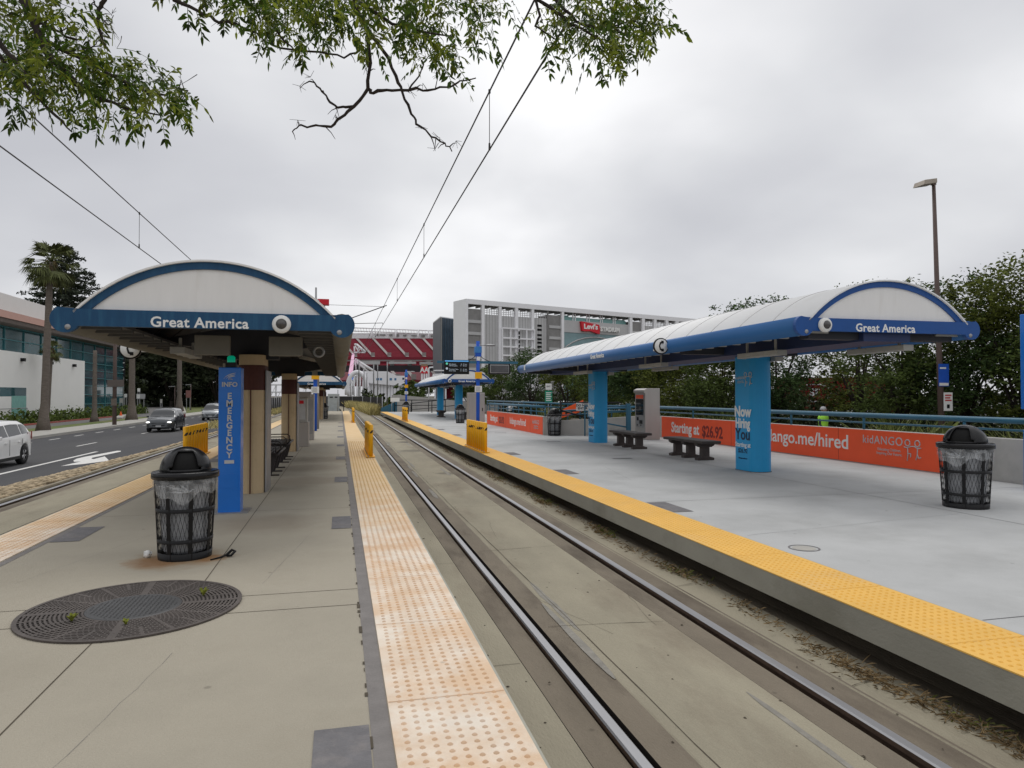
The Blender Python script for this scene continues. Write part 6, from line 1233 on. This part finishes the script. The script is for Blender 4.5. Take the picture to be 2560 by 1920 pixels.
def branch(label,paths,twigs,clumps,hang,trunk,seed,mt,vs_=45):
    rn=random.Random(seed); base=at(*paths[0][0][0][:2],paths[0][0][0][2] if len(paths[0][0][0])>2 else 3.2)
    t=thing('tree',label,'tree',(trunk[0],trunk[1],0),0,'street trees leaning over the platform'); off=Vector((trunk[0],trunk[1],0))
    W3=lambda p,dd:at(p[0],p[1],p[2] if len(p)>2 else dd)-off
    m=MB(); crot=Vector((0,0,2.6))
    m.tube([(0,0,-.05),(.02,.03,1.2),(0,.05,2.2),tuple(crot)],[.11,.095,.085,.075],10)
    for pts,dd,r0,r1,lk in paths:
        P=[W3(p,dd) for p in pts]
        if lk: P=[crot,crot.lerp(P[0],.5)+Vector((0,0,.25))]+P
        n=len(P); rr=[(r0 if not lk else max(r0,.055-(.055-r0)*i/2))+0*(i) if i<(2 if lk else 0) else r0+(r1-r0)*((i-(2 if lk else 0))/max(1,n-1-(2 if lk else 0))) for i in range(n)]
        Q=[];q2=[]
        for i in range(n-1):
            for s in range(3): q=s/3; Q.append(P[i].lerp(P[i+1],q)+Vector((rn.gauss(0,1),rn.gauss(0,1),rn.gauss(0,1)))*(.004 if s else 0)); q2.append((rr[i]+(rr[i+1]-rr[i])*q)*rn.uniform(.9,1.22))
        Q.append(P[-1]); q2.append(rr[-1]); m.tube(Q,q2,6)
        if not lk or True:
            for i in range(len(Q)):
                if rn.random()<.30 and q2[i]<.03:
                    d=Vector((rn.gauss(0,1),rn.gauss(0,1),rn.gauss(0,1))).normalized()*rn.uniform(.02,.07); a=Q[i]+d; m.tube([Q[i],Q[i]+d*.6,a+Vector((0,0,-.01))],[.003,.002,.0012],4)
                    if rn.random()<.5:
                        for _ in range(4): e=Vector((rn.gauss(0,1),rn.gauss(0,1),rn.gauss(0,1))).normalized()*.035; m.tube([a,a+e],[.0012,.0008],3)
    for (a,b_,r) in twigs: P=[W3(a,3.2),W3(b_,3.2)]; m.tube([P[0],P[0].lerp(P[1],.5)+Vector((0,0,.01)),P[1]],[r,r*.8,r*.5],5)
    vs=[];fs=[]; vs2=[];fs2=[]
    for (u,v,ru,rv,n,dd) in clumps:
        for _ in range(int(n*.84)):
            a=rn.uniform(0,2*PI); r=math.sqrt(rn.random()); uu=u+ru*r*math.cos(a); v2=v-vs_+rv*r*math.sin(a)*.92; d3=dd+rn.gauss(0,.28); p=at(uu,v2,d3)-off
            d=rtv*(rn.gauss(.1,.9))-upv*(rn.gauss(.35,.6))+fw*rn.gauss(0,.8); g=(vs,fs) if rn.random()<.56 else (vs2,fs2); frond(g[0],g[1],p,d,rn.uniform(.09,.17),rn,.037)
            if rn.random()<.22: e=p+Vector((rn.gauss(0,.035),rn.gauss(0,.035),rn.uniform(.02,.07))); m.tube([p,p.lerp(e,.5)+Vector((.006,0,.003)),e],[.0009,.0013,.002],3)
    for (u,v,dd,L,du) in hang:
        p=at(u,v-vs_*.9,dd)-off; frond(vs,fs,p,rtv*(du+rn.gauss(0,.25))-upv+fw*rn.gauss(0,.4),L*.75,rn,.043)
    m.build('branches',M_bark,t)
    MB().add(vs,fs).build('leaves',mt,t,fix=False); MB().add(vs2,fs2).build('leaves',M_leafo,t,fix=False); return t
branch('leafy tree branch drooping into the upper left corner, dark green',
 [([(40,-120),(58,0),(84,46),(101,96),(130,150),(190,210),(260,250),(330,275),(400,288)],3.1,.024,.003,True),([(-60,60),(20,170),(80,230),(140,290),(180,330)],3.0,.012,.003,False),([(84,46),(150,80),(195,100)],3.1,.008,.003,False),([(101,96),(170,130),(250,170),(320,210),(400,236),(440,232),(470,226)],3.1,.011,.0015,False),([(-60,20),(0,110),(60,180),(100,250)],2.9,.014,.004,False),
  ([(262,-40),(262,0),(246,24),(244,60),(254,92),(264,120)],3.2,.011,.006,False),([(246,24),(236,8),(228,-6)],3.2,.004,.002,False),([(248,52),(270,62),(280,58),(284,38)],3.2,.004,.0015,False),([(278,62),(279,76)],3.2,.002,.001,False),([(252,88),(240,110),(230,120)],3.2,.003,.001,False)],
 [],[(20,60,100,80,52,3.1),(40,150,110,70,70,3.1),(150,70,55,45,26,3.2),(60,220,110,55,60,3.0),(140,190,90,55,50,3.1),(230,200,85,55,50,3.1),(300,235,85,50,46,3.15),(370,265,70,45,38,3.15),(420,290,45,35,18,3.2),(120,280,80,35,26,3.0),(260,300,80,35,24,3.1),(200,120,30,40,10,3.2)],
 [(55,290,3.0,.16,-.1),(35,310,3.0,.12,-.2),(170,310,3.0,.15,.1),(250,330,3.05,.14,0),(310,330,3.05,.15,.05),(400,330,3.1,.14,.1),(350,340,3.1,.14,.0),(250,100,3.2,.10,.3)],(-2.35,-1.2),21,M_leaf,50)
branch('leafy tree branch hanging into the top center, with long bare twigs below the leaves',
 [([(830,-140),(888,0),(898,41),(920,73),(926,158),(920,222),(885,266),(844,299),(828,317),(790,313),(752,312),(738,322),(732,331)],3.1,.0105,.0025,True),([(410,-60),(436,0),(496,28),(537,51),(572,54),(604,68),(680,95)],3.1,.010,.003,False),([(920,222),(933,233),(967,225),(1021,226),(1069,226),(1120,218),(1150,202),(1190,195)],3.1,.008,.0025,False),([(920,73),(958,127),(990,190),(1005,228),(1028,285),(1040,310),(1078,342),(1113,358),(1130,379)],3.0,.008,.0022,False),([(774,203),(800,221),(819,247),(844,269),(882,266)],3.1,.003,.006,False),([(604,68),(700,120),(800,130),(860,145),(905,120)],3.15,.004,.004,False),([(1021,226),(1048,190),(1060,160)],3.1,.004,.002,False),([(888,0),(980,60),(1060,80),(1130,90)],3.2,.009,.003,False),([(640,-60),(660,30),(700,90),(740,130)],3.1,.009,.003,False)],
 [],[(480,40,45,40,14,3.1),(560,50,60,50,26,3.1),(640,40,70,50,42,3.1),(720,60,75,60,52,3.1),(800,70,70,65,46,3.15),(700,115,75,35,26,3.1),(870,100,60,55,30,3.1),(840,20,70,40,32,3.1),(960,40,75,45,40,3.15),(1050,30,70,45,40,3.2),(1000,130,60,55,24,3.1),(1080,150,70,65,36,3.15),(1150,80,70,60,30,3.2),(1200,110,50,45,20,3.2),(1110,190,50,40,16,3.1),(920,150,45,30,12,3.1),(1230,50,45,45,14,3.3),(770,150,50,30,12,3.1)],
 [(668,118,3.0,.17,.05),(740,130,3.0,.19,.35),(490,80,3.1,.14,.1),(470,70,3.1,.12,-.1),(1240,165,3.2,.12,.2),(1110,215,3.1,.14,.2),(1030,60,2.6,.12,0),(560,90,3.1,.10,.2)],(-1.0,-1.5),33,M_leaf,62)
branch('leafy tree branch over the wires at top, right of center, yellow green',
 [([(1300,-120),(1345,0),(1389,31),(1420,59),(1465,78),(1504,104),(1530,130)],3.5,.013,.004,True),([(1371,-20),(1413,26),(1456,62),(1504,75),(1553,81),(1600,90)],3.5,.009,.003,False),([(1335,-20),(1350,39),(1338,65),(1374,88),(1400,110)],3.5,.007,.003,False),([(1504,75),(1580,50),(1640,60),(1665,95)],3.55,.004,.0015,False)],
 [],[(1400,70,60,50,22,3.5),(1450,100,65,50,40,3.5),(1510,110,60,50,44,3.5),(1560,60,65,50,36,3.55),(1610,60,50,50,24,3.6),(1600,120,55,40,22,3.55),(1480,150,55,40,22,3.5),(1540,160,50,40,18,3.5),(1380,120,40,40,10,3.5),(1500,30,70,35,26,3.5),(1640,100,30,40,8,3.6),(1430,20,40,35,12,3.5)],
 [(1365,150,3.4,.20,.02),(1463,175,3.4,.22,-.05),(1500,190,3.5,.16,.1),(1545,200,3.5,.12,.2),(1640,80,3.6,.12,.3),(1575,160,3.5,.12,.3)],(.35,-1.5),45,M_leaf,48)
